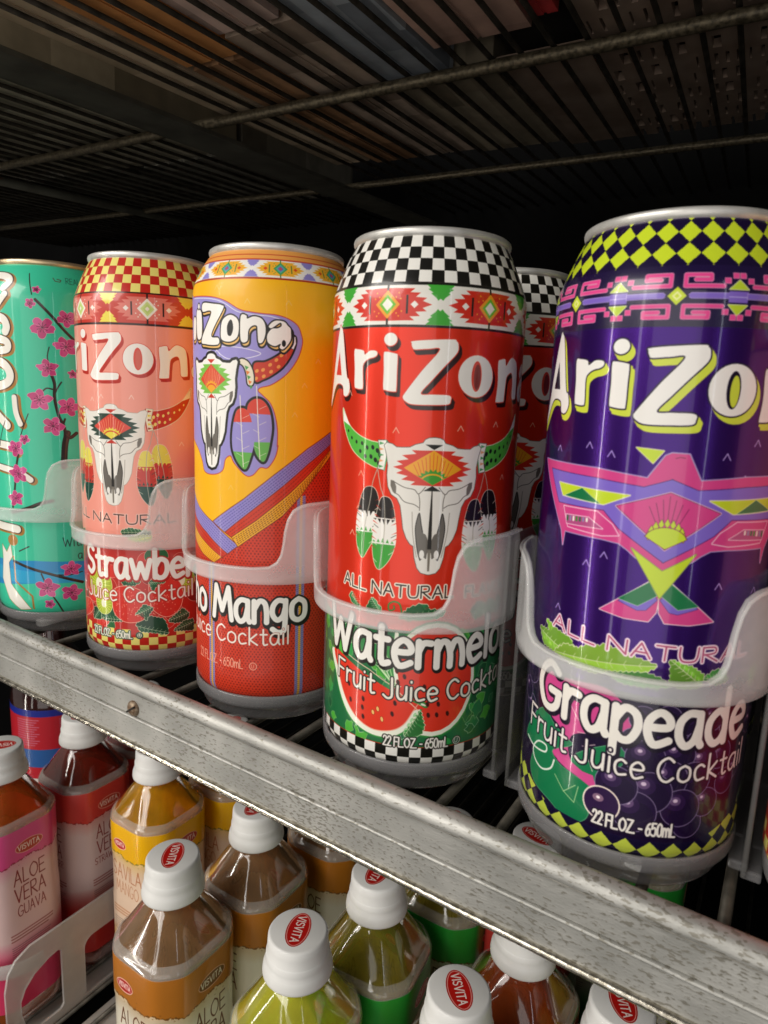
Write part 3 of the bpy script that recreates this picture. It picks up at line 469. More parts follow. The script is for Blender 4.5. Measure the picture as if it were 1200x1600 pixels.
def can_berry():
    cv = mk()('f19a88'); c = 11.9
    cv.rect(-115, 115, 163, 176.9, 'c93a2c'); checker(cv, 176.9, 192.9, 4, 52, 'efe07a', 'c4261a', 1.0); cv.rect(-115, 115, 192.9, 196, 'cfcbc2')
    cv.rect(-115, 115, 176.3, 176.9, '2a1a10'); cv.rect(-115, 115, 162.2, 163.1, '2a1a14')
    for k in range(-3, 4): lozenge(cv, 30.5+k*36.5, 169.7, .068, .062, 'e27a6c', 'f0dc50', 'f4f0e0', 'cfe08a', 'c0d878', '1c1410', 'f6ece0', 36.5)
    brand(cv, c, 'f3ede4', 'd8402e', 'b8281c', .25, (1.0, -1.4), .15, 'd25a48')
    clamps(cv, [(c+x, z) for x, z in [(-5, 129.5), (-11, 128), (10.5, 129.6), (33, 108), (27, 118)]], 'f8d0c0')
    skull(cv, c+6.5-.1, D=('1d3a2c', 'd8402e', 'e8d84a', 'c43020'), horn=('c8321e', 'f0dc7a', 'f2e0c0'), F=('e8da5a', 'c83a30', '17463a'), wrapc=('e8d040', 'f2e8c8', 'a82a20'), outl='a89c8c') if False else skull(cv, c, notch='ee8d7d', D=('1d3a2c', 'd8402e', 'e8d84a', 'c43020'), horn=('c8321e', 'f0dc7a', 'f2e0c0'), F=('e8da5a', 'c83a30', '17463a'), wrapc=('e8d040', 'f2e8c8', 'a82a20'), outl='a89c8c')
    natural(cv, -21.5, 43, '2a1a16', 'f0b8a8')
    leaf(cv, ART['sleaf'][6], '1f5a34'); leaf(cv, ART['lime'], 'b8c83a')
    for x in (-24, -18, 44, 52): leaf(cv, [(x, 59), (x+2, 62.5), (x+6, 63), (x+8, 60), (x+4, 58)], '1f5a34')
    cv.rect(-115, 115, 15.5, 57, 'c0281e')
    rr = np.random.default_rng(8)
    for _ in range(70):
        x, z = rr.uniform(-60, 90), rr.uniform(16, 56); cv.ell(x, z, rr.uniform(3, 6), rr.uniform(3, 6), rr.choice(['d8352a', 'b8221a', '2a6a3a', 'cf2e22', '8a1a14']), .2, 'f0b0a0')
    checker(cv, 3.4, 15.6, 3, 52, 'f0e27c', 'c4261a', 1.0); cv.rect(-115, 115, 0, 3.4, 'efe07a')
    for P in ART['sleaf'][:6]: leaf(cv, P, '1f5434')
    for x, z, r in ART['kiwi']:
        cv.ell(x, z, r, r, 'a8b82c', .3, 'e8e8a0'); cv.ell(x, z, r*.3, r*.4, 'f4f2d0')
        for a in range(0, 360, 18): cv.line([(x+r*.35*math.cos(math.radians(a)), z+r*.4*math.sin(math.radians(a))), (x+r*.9*math.cos(math.radians(a)), z+r*.9*math.sin(math.radians(a)))], .28, 'e4ec6a')
    for P in ART['berry']:
        cv.poly(P, 'd92c20', ow=.3, oc='f4c0a8', smooth=True); Q = np.array(P)
        for _ in range(60):
            x, z = rr.uniform(Q[:, 0].min()+1, Q[:, 0].max()-1), rr.uniform(Q[:, 1].min()+1, Q[:, 1].max()-1); cv.ell(x, z, .22, .32, 'f0907a')
    for P in ART['cal']: leaf(cv, P, '24603a')
    cv.text('Strawberry', -9, 42.2, 13.6, 2.5, 'f4eee4', outs=[(.7, 'a81e18', .3, -.4), (.5, 'c02a20', 0, 0)], width=76)
    cv.text('Fruit Juice Cocktail', -32.7, 29.8, 7.6, .85, 'f4ece0', outs=[(.35, 'b02418', 0, 0)], width=83.7, fn=lambda x: .0012*(x-12)**2)
    cv.text('22 FL.OZ. - 650mL', -4.8, 10.9, 3.6, .6, 'f0ead8', outs=[(.45, '3a5a48', 0, 0)], width=24.5); cv.ell(23, 12.6, 1.9, 1.9, '3a5a48'); cv.ell(23, 12.6, 1.2, 1.2, 'd8d8c0'); cv.text('U', 22.4, 11.8, 1.7, .25, '2a4a38')
    return cv
def can_mango():
    cv = mk()('f9b80e'); c = -3.6
    cv.rect(-115, 115, 181.3, 188.5, 'f0ece4'); cv.rect(-115, 115, 188.5, 196, 'eda24e'); cv.rect(-115, 115, 188.4, 189.0, 'c8442c'); cv.rect(-115, 115, 190.6, 191.0, 'c8502c'); cv.rect(-115, 115, 180.6, 181.3, 'a8341f'); cv.rect(-115, 115, 193, 196, 'cfcbc2')
    for k in range(-4, 5): lozenge(cv, 27.7+k*24.4, 185, .0455, .034, 'f0ae2c', '8f86cc', '3f9a5a', '5ab0a0', '7a60b0', '4a7a3a', 'd84a20', 24.4)
    rr = np.random.default_rng(4)
    # woven red cloth lower half
    cv.poly([(-115, 0), (115, 0), (115, 150), (78, 138), *[p for p in ART['stripes']['yel'][5:][::-1]], *ART['stripes']['yelL'][4:6][::-1], (-40, 105), (-115, 130)], 'd0391f')
    X, Z = np.meshgrid(cv.X, cv.Z); red = (np.abs(cv.a[..., 0]-.8157) < .03) & (np.abs(cv.a[..., 1]-.2235) < .03); dots = ((np.mod(X+np.where(np.floor(Z/1.15) % 2 == 0, 0, .8), 1.6) < .6) & (np.mod(Z, 1.15) < .62)); cv.a[red & dots, :3] = lin('8a1a10')
    for V in ART['vz']:
        x = V[0][0]; zt = V[0][1]
        cv.rect(x-1.9, x+1.9, 0, zt, '8f86b8'); cv.rect(x-.55, x+.55, 0, zt, 'e8b040')
        z = 1
        while z < zt: cv.line([(x-1.7, z), (x-.6, z+.5)], .2, '5a5090'); cv.line([(x-.5, z+.6), (x+.5, z+.1)], .2, 'b87018'); cv.line([(x+.6, z), (x+1.7, z+.5)], .2, '5a5090'); z += .95
    st = ART['stripes']
    for key, colr, dk in (('lavL', '9488c8', '5f58a0'), ('redL', 'c8321c', 'a02414'), ('yelL', 'edae28', 'b87414'), ('lav', '9488c8', '5f58a0'), ('red', 'd03a1e', 'a02414'), ('yel', 'edae28', '8a5010')):
        P = st[key]; cv.poly(P, colr, ow=.3, oc='7a2a18'); n = len(P)//2; a = np.array(P[:n]); b = np.array(P[n:2*n][::-1])
        A_ = smoothp(a, False, 10); B_ = smoothp(b, False, 10); m_ = min(len(A_), len(B_))
        for q in range(1, 6 if 'red' not in key else 3):
            f = q/(6 if 'red' not in key else 3); C_ = A_[:m_]*(1-f)+B_[:m_]*f; L_ = np.r_[0, np.cumsum(np.hypot(*np.diff(C_, axis=0).T))]; t = (q % 2)*.5
            while t < L_[-1]-.7:
                p = [np.array([np.interp(v, L_, C_[:, 0]), np.interp(v, L_, C_[:, 1])]) for v in (t, t+.65)]; cv.line(p, .34, dk); t += 1.35
    # halo, skull, words
    clamps(cv, [(0, 177.6), (14.5, 172), (31, 172), (32.5, 157), (44, 150), (27, 152.5), (38, 140), (34, 128), (7, 97)], 'f8c86a')
    H = ART['halo']; cv.poly(H+[(-24, 104), (-27, 118), (-28, 150), (-27, 175)], '9a90d0', ow=.35, oc='c23a34', smooth=True)
    cv.line([(x*.93-.5, z*.985+2.0) for x, z in H[:9]], .28, 'f0ecf4', smooth=True)
    cv.line([(-6, 152.4), (-1, 153.2), (2, 151.2), (6, 149.5), (12, 149.6), (17, 150.5), (20, 152), (14, 153.6), (7, 154.3), (2, 154.2), (-1, 152)], .28, 'f0ecf4', smooth=True)
    K = 'ed'
    MF = []
    for P in ART['mfeather']:
        mx_ = sum(x for x, z in P)/len(P); MF.append([(mx_+(x-mx_)*1.16, z) for x, z in P])
    ART['mfeather'] = MF
    for P in ART['mfeather']:
        cv.poly(P, '1a1614', ow=1.0, oc='1a1614', smooth=True)
    cv.poly(ART['mhorn'], 'c93a22', ow=.75, oc='171412', smooth=True)
    for x, z in [(16, 143.5), (18.5, 145), (18.2, 142), (21, 145.5), (21.3, 143), (23.8, 147.6), (24.2, 144.9), (26.3, 149.6), (27.2, 147), (28.3, 151.5), (16.2, 141.2)]: cv.ell(x, z, .85, .65, 'f0a04a', rot=40)
    cv.poly(ART['mhornw'], 'f0ecf0', ow=.2, oc='171412'); cv.poly(ART['mwrap'], 'ece2c8', ow=.5, oc='171412', smooth=True)
    for q in range(5): cv.poly([(13.4+q*.5, 147.0-q*1.9), (15.2+q*.42, 146.4-q*1.9), (14.0+q*.5, 145.2-q*1.9)], ('4a9a4a', 'e87a30')[q % 2])
    sk = dict(k=.8, z0=115.5, zc=141.3)
    for W in (1, -1):
        P = [(c+W*x*.8, 141.3+(z-115.5)*.98) for x, z in ART['skull']]; cv.poly(P+[(c, P[-1][1]), (c, P[0][1])], '171412', ow=1.1, oc='171412')
    sv = Canvas.poly
    def tall(cv_): pass
    skull_tall(cv, c, .8, .98, 115.5, 141.3)
    for f, P in enumerate(ART['mfeather']):
        Q = smoothp(P, True); cv.poly(Q, '9a90d0'); zt = 127.2 if f == 0 else 124; zb = 117 if f == 0 else 112.5
        cv.poly(Q[Q[:, 1] > zt], 'd8402c'); cv.poly(Q[Q[:, 1] < zb], '62b048')
        a = (Q[:, 0].max()+Q[:, 0].min())/2; cv.line([(a-1.2, Q[:, 1].max()+5), (a-.4, (Q[:, 1].max()+Q[:, 1].min())/2), (a+.3, Q[:, 1].min()+1)], .35, 'f0ead8', smooth=True)
        for t in range(1, 8):
            zz = Q[:, 1].min()+t*(Q[:, 1].max()-Q[:, 1].min())/8; cv.line([(a, zz-1), (a+(1 if t % 2 else -1)*2.8, zz+.4)], .16, 'e8e0d0')
    for P in ART['mw']+ART['mw_i']: cv.poly([(x+.55, z-1.2) for x, z in P], 'eebc6a', ow=.75, oc='171412', smooth=True)
    cv.poly([(x+.55, z-1.2) for x, z in ART['mw_o'][0]], 'eebc6a', ow=.75, oc='171412', smooth=True)
    for P in ART['mw']+ART['mw_i']+[ART['mw_o'][0]]: cv.poly(P, 'f6f1e8', ow=.5, oc='171412', smooth=True)
    cv.poly(ART['mw_o'][1], '171412', smooth=True); x, z = ART['mw_id']; cv.ell(x, z, .9, 1.1, 'f6f1e8', .45, '171412')
    cv.ell(29.2, 156.2, .8, 1.3, '171412')
    cv.text('Mucho Mango', -50.9, 38.9, 14.2, 2.4, 'f4f0e8', outs=[(1.0, '1a1410', .45, -.7), (.75, '1a1410', 0, 0)], width=93, fn=lambda x: .0012*(x-10)**2)
    cv.text('Fruit Juice Cocktail', -50, 28.6, 7.4, .8, 'f4e8dc', outs=[(.12, 'a02418', 0, 0)], width=84, fn=lambda x: .0008*(x-5)**2)
    cv.text('22 FL.OZ. - 650mL', -15, 17.3, 4.0, .42, 'f0a890', width=28); cv.ell(17.3, 18.8, 1.8, 1.8, 'f0a890'); cv.ell(17.3, 18.8, 1.45, 1.45, 'cc3a22'); cv.text('U', 16.6, 18, 1.6, .22, 'f0a890')
    return cv
def skull_tall(cv, c, kx, kz, z0, zc):
    class V:
        pass
    tmp = cv
    orig_poly, orig_line, orig_ell = cv.poly, cv.line, cv.ell
    fx = lambda x: c+(x-c)*kx; fz = lambda z: zc+(z-z0)*kz
    g = lambda P: [(fx(x), fz(z)) for x, z in P]
    cv.poly = lambda P, *a, **k: orig_poly(g(P), *a, **k); cv.line = lambda P, *a, **k: orig_line(g(P), *a, **k); cv.ell = lambda x, z, rx, rz, *a, **k: Canvas.ell(cv, x, z, rx, rz, *a, **k)
    skull(cv, c, D=('7cc04a', 'd84a2c', 'f0a82c', 'c8321c'), horns=False, feathers=False, outl='171412', ow=.7, skc='f4f0e8')
    cv.poly, cv.line, cv.ell = orig_poly, orig_line, orig_ell
def can_grape():
    cv = mk()('3b1070'); c = 9.9
    cv.a[..., 3] = .72
    navy = '1a0b38'
    cv.rect(-115, 115, 163.4, 196, navy)
    diamonds(cv, lambda X, Z: (Z > 179.6) & (Z < 193), 34, 6.1, 182.9, 'c4d62a', navy, 1.5)
    X, Z = np.meshgrid(cv.X, cv.Z); p = PER/34; zig = 179.6+np.abs(((X-1.5)/p+.5) % 1-.5)*6.1; cv.a[(Z > 179) & (Z < 182.9) & (Z < zig+.0) & (np.abs(((X-1.5)/p+.5) % 1-.5) > 1)] = (*lin(navy), .3)
    cv.rect(-115, 115, 193, 196, 'cfcbc2')
    P_ = 31.2; K = .0488
    for k in range(-4, 4):
        cx = 6.3+k*P_; cz = 171.4; pink = 'e0478c'
        for sg in (1, -1):
            for v in (1, -1):
                T = lambda pts: [(cx+sg*(x-730)*K, cz+v*(505-y)*K) for x, y in pts]
                def L_(pts, wd=1.35, colr=pink): cv.line(T(pts), wd+.25, 'e8b0c0'); cv.line(T(pts), wd, colr)
                for pts in ([(897, 418), (897, 392), (768, 392), (768, 452), (965, 452)], [(820, 418), (897, 418)]):
                    cv.line(T(pts), 1.25, 'e8a8bc')
                for pts in ([(897, 418), (897, 392), (768, 392), (768, 452), (965, 452)], [(820, 418), (897, 418)]): cv.line(T(pts), .95, pink)
                for x, y in ((985, 423), (1030, 395)): cv.poly(T([(x-16, y-14), (x+16, y-14), (x+16, y+14), (x-16, y+14)]), pink, ow=.12, oc='e8a8bc')
            cv.poly([(cx+sg*55*K, cz+.1), (cx+sg*72*K, cz+.8), (cx+sg*270*K, cz+.8), (cx+sg*270*K, cz-.6), (cx+sg*72*K, cz-.6)], '7d62c0', ow=.12, oc='cbbce6')
        for r, q in ((62, navy), (50, 'c4d62a'), (26, 'e6ea9a'), (13, 'c4d62a')): cv.poly([(cx-r*K, cz), (cx, cz+r*K), (cx+r*K, cz), (cx, cz-r*K)], q)
        tx = cx+P_/2; cv.rect(tx-2.6, tx+2.6, cz-1.6, cz+1.3, '7d62c0'); cv.rect(tx-2.6, tx+2.6, cz-.3, cz, 'a898dc')
        cv.poly([(tx-2.6, cz+1.8), (tx+2.6, cz+1.8), (tx, cz+4.2)], 'b8cf30', ow=.2, oc='e0e6b0'); cv.poly([(tx-2.6, cz-2.2), (tx+2.6, cz-2.2), (tx, cz-4.8)], 'b8cf30', ow=.2, oc='e0e6b0')
    brand(cv, c, 'ece8e2', '150a22', 'c9d440', .38, (1.25, -1.75), .42)
    clamps(cv, [(c+x, z) for x, z in [(-24, 130), (-16.7, 128), (-37, 128), (-16, 98), (-21.5, 94.5), (-33, 105), (14.5, 129), (21, 123), (17, 92), (31, 90), (-31, 78), (24, 133), (36, 128)]], 'b9a6dc')
    B = ART['bird']; ax = .5; ol = 'a89ac0'
    B = {k: [(x+0, z) for x, z in v] for k, v in B.items()}
    mirr = lambda P: [(2*ax-x, z) for x, z in P]; T = lambda P: [(c+x, z) for x, z in P]
    pk, lv, lm, gn = 'cf3f84', '7a62c4', 'bfd428', '137040'
    left = B['body'][2:]
    head = [(B['body'][1][0], B['body'][1][1]), (4.2, 129.6), (8.0, 121.8)]
    body = [(-6.0, 122.0)] + [(-1.9, 128.6), (-.3, 129.4), (4.2, 129.3), (8.2, 121.7)]
    for P in (left, mirr(left)): cv.poly(T(P+[(ax, left[-1][1]), (ax, 121)]), pk, ow=.35, oc=ol)
    cv.poly(T(body+[(ax, 118)]), pk, ow=.35, oc=ol)
    for P in (left, mirr(left)): cv.poly(T(P+[(ax, left[-1][1]), (ax, 121.5)]), pk)
    cv.poly(T(B['beak']), lm, ow=.25, oc='d8d8b0'); cv.line(T([(.8, 128), (1.9, 128.4), (3.2, 128.2)]), .25, '8a2050')
    for P in (B['lav'], mirr(B['lav'])): cv.poly(T(P+[(ax, B['lav'][0][1])]), lv, ow=.2, oc='3a1a60')
    for P in (B['lav'], mirr(B['lav'])): cv.poly(T(P+[(ax+.05, B['lav'][0][1])]), lv)
    for fl in (lambda P: P, mirr):
        cv.poly(T(fl(B['tri1'])), lm, ow=.25, oc='e8e0c8'); cv.poly(T(fl(B['tri1g'])), gn, ow=.15, oc='d8e0b0')
        cv.poly(T(fl(B['inset'])), pk, ow=.28, oc='f0c8d8'); D_ = B['dash']; cv.poly(T(fl(D_)), 'b04a80', ow=.22, oc='f0d0dc')
        a = np.array(D_[0]); b = np.array(D_[1])
        for q in range(7): x, z = a+(b-a)*(q+.3)/7; z -= .95; h_ = .95-.07*q; cv.rect(*sorted((c+fl([(x, z)])[0][0], c+fl([(x+.72, z)])[0][0])), z-h_, z+.75, ('2a6a40', '8a80a8', 'e8e4d8', '3f8a3a')[q % 4])
    D_ = B['diamond']; dm = [(ax, D_[0][1]), (D_[1][0], 113.1), (ax, D_[2][1]), (2*ax-D_[1][0], 113.1)]; cv.poly(T(dm), pk, ow=.35, oc='e8b8c8'); cv.poly(T(dm), pk, ow=.12, oc='3a1a40')
    for q in range(-3, 4): cv.line(T([(ax+q*1.0, 110.2-abs(q)*.3), (ax+q*1.75, 117.3-abs(q)*1.1)]), .16, '6a1a48')
    for q in range(-4, 5):
        a = math.radians(90-q*19); x, z = ax+4.6*math.cos(a)*1.05, 104.4+5.0*math.sin(a)
        if z > 103.6: cv.poly(T([(x-.75, z), (x, z+1.5), (x+.75, z), (x, z-1.3)]), lm, ow=.1, oc='5a1a40')
    sun = [(ax+5.6*math.cos(math.radians(a)), 104.4+3.9*math.sin(math.radians(a))) for a in range(0, 181, 15)]; cv.poly(T([(x, max(z, 101.9+abs(x-ax)*.62)) for x, z in sun]+[(ax, 102.1)]), lm, ow=.15, oc='6a1a48')
    t1 = [(-8.3, 101.4), (ax, 95.6), (ax+8.6, 101.2), (ax+.1, 87.6)]; 
    for s_ in (1, -1):
        U = lambda P: [(c+ax+s_*x, z) for x, z in P]
        cv.poly(U([(-3.2, 92), (-16.2, 81.4), (-9, 80.2), (-2.2, 80.3), (-.4, 83.2), (0, 87.6)]), pk, ow=.28, oc='e8d0d0')
        cv.poly(U([(-11, 85.2), (-5.5, 83.2), (-3.2, 83.6), (-.4, 87), (-3, 91)]), lv, ow=.15, oc='4a2a70'); cv.poly(U([(-3.0, 92), (-11, 85.9), (-5.5, 84.6), (-.7, 88.2)]), gn, ow=.15, oc='c0d0b0')
    cv.poly(T(t1), lm, ow=.25, oc='8a9a50')
    for x in (30, 34): pass
    for k_, P in enumerate(ART['gleaf']): leaf(cv, P, ['8cc63a', '9fcf44', '54a840', '7cba3c', '3f9a40'][k_])
    for x, z in ((44, 60), (52, 62), (60, 60)): leaf(cv, [(x, z), (x+2, z+4), (x+7, z+5), (x+9, z+1), (x+5, z-2)], '5aa83c')
    cv.ell(41, 61, 4.4, 3.8, '1c1034', .3, 'b0a8c0')
    natural(cv, -22.5, 43, 'b0486e', 'f0d8e0')
    # lower panel
    cv.a[cv.Z < 57.5] = (*lin('1b0c30'), .2)
    cv.poly(ART['gpink'], 'cc4488', smooth=True)
    for P in ART['ggreen']: cv.poly(P, '157548', ow=.25, oc='5aa070', smooth=True)
    cv.poly(ART['gpink2'], 'd04a8c')
    for a, b in (((-9, 40), (-4, 41)), ((-7, 36), (-3, 38)), ((-14, 50), (-9, 44)), ((-20, 47), (-16, 50)), ((-5, 33), (-3, 29)), ((-8, 22), (-12, 18)), ((-12, 18), (-8, 16)), ((-8, 16), (-7, 22)), ((-12, 18), (-16, 22))): cv.line([a, b], .22, 'e8d0c8' if a[1] > 30 else 'c8e0a0')
    rr = np.random.default_rng(2)
    G = ART['grapes']+[(x, z, 4.2) for x in np.arange(60, 110, 6.5) for z in (20, 27, 34, 41, 48, 54)]+[(x, z, 4.2) for x in np.arange(-100, -44, 6.5) for z in (20, 27, 34, 41, 48, 54)]+[(24, 50, 4), (31, 51, 4), (17, 51, 4), (10, 50, 4), (38, 48, 4), (45, 50, 4), (51, 46, 4)]
    for x, z, r in G[::-1]:
        cv.ell(x, z, r, r, '220f38', .22, '9486a4'); cv.ell(x+r*.15, z-r*.2, r*.75, r*.7, '180a2a', op=.5); cv.ell(x-r*.25, z+r*.3, r*.5, r*.45, '3c2254', op=.5); cv.ell(x-r*.3, z+r*.38, r*.28, r*.24, '7c6088', op=.7); cv.ell(x-r*.3, z+r*.4, r*.12, r*.1, 'd8c0d8')
    x, z, r = ART['grapes'][1]; cv.ell(x, z, r, r, '2c1440', .5, 'f0e0d0'); cv.ell(x-1, z+1.6, 1.7, 1.3, 'b08a9a', op=.7); cv.ell(x-1, z+1.7, .6, .5, 'fff0f0')
    leaf(cv, [(50, 14), (52, 20), (57, 22), (60, 16), (56, 12)], '2f7a44')
    cv.line(ART['curl'], .6, 'e6ece0', smooth=True)
    low = lambda X, Z: (Z < 10.4+np.clip((np.abs(X-6)-24)*.35, 0, 9))
    cv.a[low(*np.meshgrid(cv.X, cv.Z))] = (*lin('1a1238'), 0)
    diamonds(cv, lambda X, Z: (Z < 10.2+np.clip((np.abs(X-6)-24)*.35, 0, 9)) & (Z > 3.6), 32, 6.6, 6.9, 'c2d04a', '1a1238', 1.5)
    cv.text('Grapeade', -26.8, 42.4, 15.2, 2.55, 'ece6dc', outs=[(.8, '170c22', .4, -.5), (.5, '170c22', 0, 0)], width=75, fn=lambda x: .0010*(x-10)**2)
    cv.text('Fruit Juice Cocktail', -31.5, 30.6, 7.8, .85, 'ece4dc', outs=[(.5, '170c22', 0, 0)], width=81, fn=lambda x: .0012*(x-8)**2)
    cv.text('22 FL.OZ. - 650mL', -1.6, 12.4, 4.2, .72, 'ece6dc', outs=[(.4, '170c22', 0, 0)], width=25)
    return cv
def blossom(cv, x, z, r, a0, rr):
    r = r*.68
    dark, pk = '8a1a4a', 'd64a8c'
    for k in range(5):
        a = a0+k*1.2566+rr.uniform(-.15, .15); cx, cz = x+r*.55*math.cos(a), z+r*.5*math.sin(a); q_ = [(cx+r*.55*math.cos(b)*(1+.22*math.sin(3*b+a*5))*math.cos(a)-r*.36*math.sin(b)*math.sin(a), cz+r*.5*math.cos(b)*math.sin(a)+r*.36*math.sin(b)*(1+.2*math.sin(4*b+k))*math.cos(a)) for b in np.linspace(0, 6.28, 12, endpoint=False)]; cv.poly(q_, rr.choice(['cc4686', 'c03a78', 'd65694']), ow=.18, oc='eaa8bc', smooth=True)
    for k in range(9):
        a = a0+k*.7; cv.line([(x, z), (x+r*.42*math.cos(a), z+r*.38*math.sin(a))], .16, '3a1024'); cv.ell(x+r*.45*math.cos(a), z+r*.4*math.sin(a), .2, .2, '2a0a1a')
def can_tea():
    cv = mk()('3cc9a0'); rr = np.random.default_rng(1)
    b = ART['gband']; cv.poly([(-115, b[1][1]), *b[:4], (115, b[3][1]), (115, b[5][1]-1), *b[4:], (-115, b[5][1])], '1f8ec8')
    cv.poly([(-115, b[1][1]-5), (-10, b[1][1]-4), (30, b[1][1]-6), (115, b[1][1]-5), (115, b[5][1]-1), (-115, b[5][1]-1)], '2aa4d0')
    cv.rect(-115, 115, 193, 196, 'c8a860')
    gold, wh, dk = 'a87430', 'f1ece0', '3a2410'
    # sideways brand name, read up the wall; the part that shows at this end
    def pipe(pts, wd, dx=1.2, dz=-.2):
        pts = [(x*1.1+2.0, z) for x, z in pts]
        cv.line([(x+dx*1.3, z+dz-.4) for x, z in pts], wd+1.5, gold, smooth=True); cv.line([(x+dx*.35, z) for x, z in pts], wd+.7, dk, smooth=True); cv.line(pts, wd, wh, smooth=True)
    pipe([(-8, 187), (6, 186.5), (11, 184), (8, 180)], 3.6); pipe([(-6, 172), (2, 170), (9, 177)], 3.2)
    pipe([(-6, 166), (6, 165), (9, 161), (8.2, 158)], 4.4); pipe([(-8, 155.5), (2, 154.5), (8.5, 152.8), (8.6, 149), (2, 148), (-8, 147)], 4.0)
    pipe([(0, 143.5), (6.5, 141), (9.5, 136), (7.5, 131.5), (0, 129.5), (-6, 132), (-8, 138), (-4, 142), (0, 143.5)], 4.6)
    pipe([(-12, 125), (-2, 116), (6, 109)], 4.8); pipe([(11, 124), (11.5, 116), (13.5, 110)], 3.0); pipe([(-4, 99), (8, 97.5), (10, 95)], 4.0); pipe([(-8, 87), (10, 84), (17, 80)], 3.4)
    pipe([(-6, 53), (4, 52.5), (8.5, 52)], 4.4); cv.ell(7.5, 45.5, 3.6, 3.2, gold); cv.poly([(-2, 42), (2, 38), (5.5, 43), (6.5, 36), (3.2, 32), (4, 20), (12, 12), (17, 6.5), (10, 5.5), (2, 11), (-4, 22), (-2, 34)], wh, ow=.3, oc=gold); cv.line([(7.4, 36), (8, 22), (13.5, 18), (18.2, 14), (18.6, 7)], 1.1, gold)
    for wd, P in ART['gbr']: cv.line(P, wd, '241610', smooth=True); cv.line([(x+wd*.2, z+wd*.15) for x, z in P], wd*.25, '4a3020', smooth=True)
    for i, (x, z, r) in enumerate(ART['flowers']): blossom(cv, x, z, r, i*1.1, rr)
    for x, z in ((55, 150), (62, 120), (70, 90), (60, 60), (80, 140)): blossom(cv, x, z, 4, x, rr)
    cv.text('REAL', 43.5, 184, 3.0, .28, '2a5a50'); cv.line([(37, 186.4), (38, 184.8), (40.5, 184.6), (41, 185.6), (39, 186)], .4, '5a4a38')
    cv.text('With', 35.8, 42.6, 5.0, .5, '14463a'); cv.text('a', 43.2, 35, 4.5, .5, '14463a')
    return cv
def label_mat(name, cv, rough=.3, coat=.45):
    m = mat(name, rough=rough, coat=coat); N, L, b = nodes(m); t = N.new('ShaderNodeTexImage'); t.image = cv.image(name+'_print'); t.interpolation = 'Cubic'; t.extension = 'EXTEND'
    L.new(t.outputs['Color'], b.inputs['Base Color']); L.new(t.outputs['Alpha'], b.inputs['Metallic'])
    tc = N.new('ShaderNodeTexCoord'); no = N.new('ShaderNodeTexNoise'); no.inputs['Scale'].default_value = 60; no.inputs['Detail'].default_value = 3; L.new(tc.outputs['Object'], no.inputs['Vector'])
    bp = N.new('ShaderNodeBump'); bp.inputs['Strength'].default_value = .035; bp.inputs['Distance'].default_value = .001; L.new(no.outputs['Fac'], bp.inputs['Height']); L.new(bp.outputs[0], b.inputs['Normal'])
    b.inputs['Coat Roughness'].default_value = .045
    return m
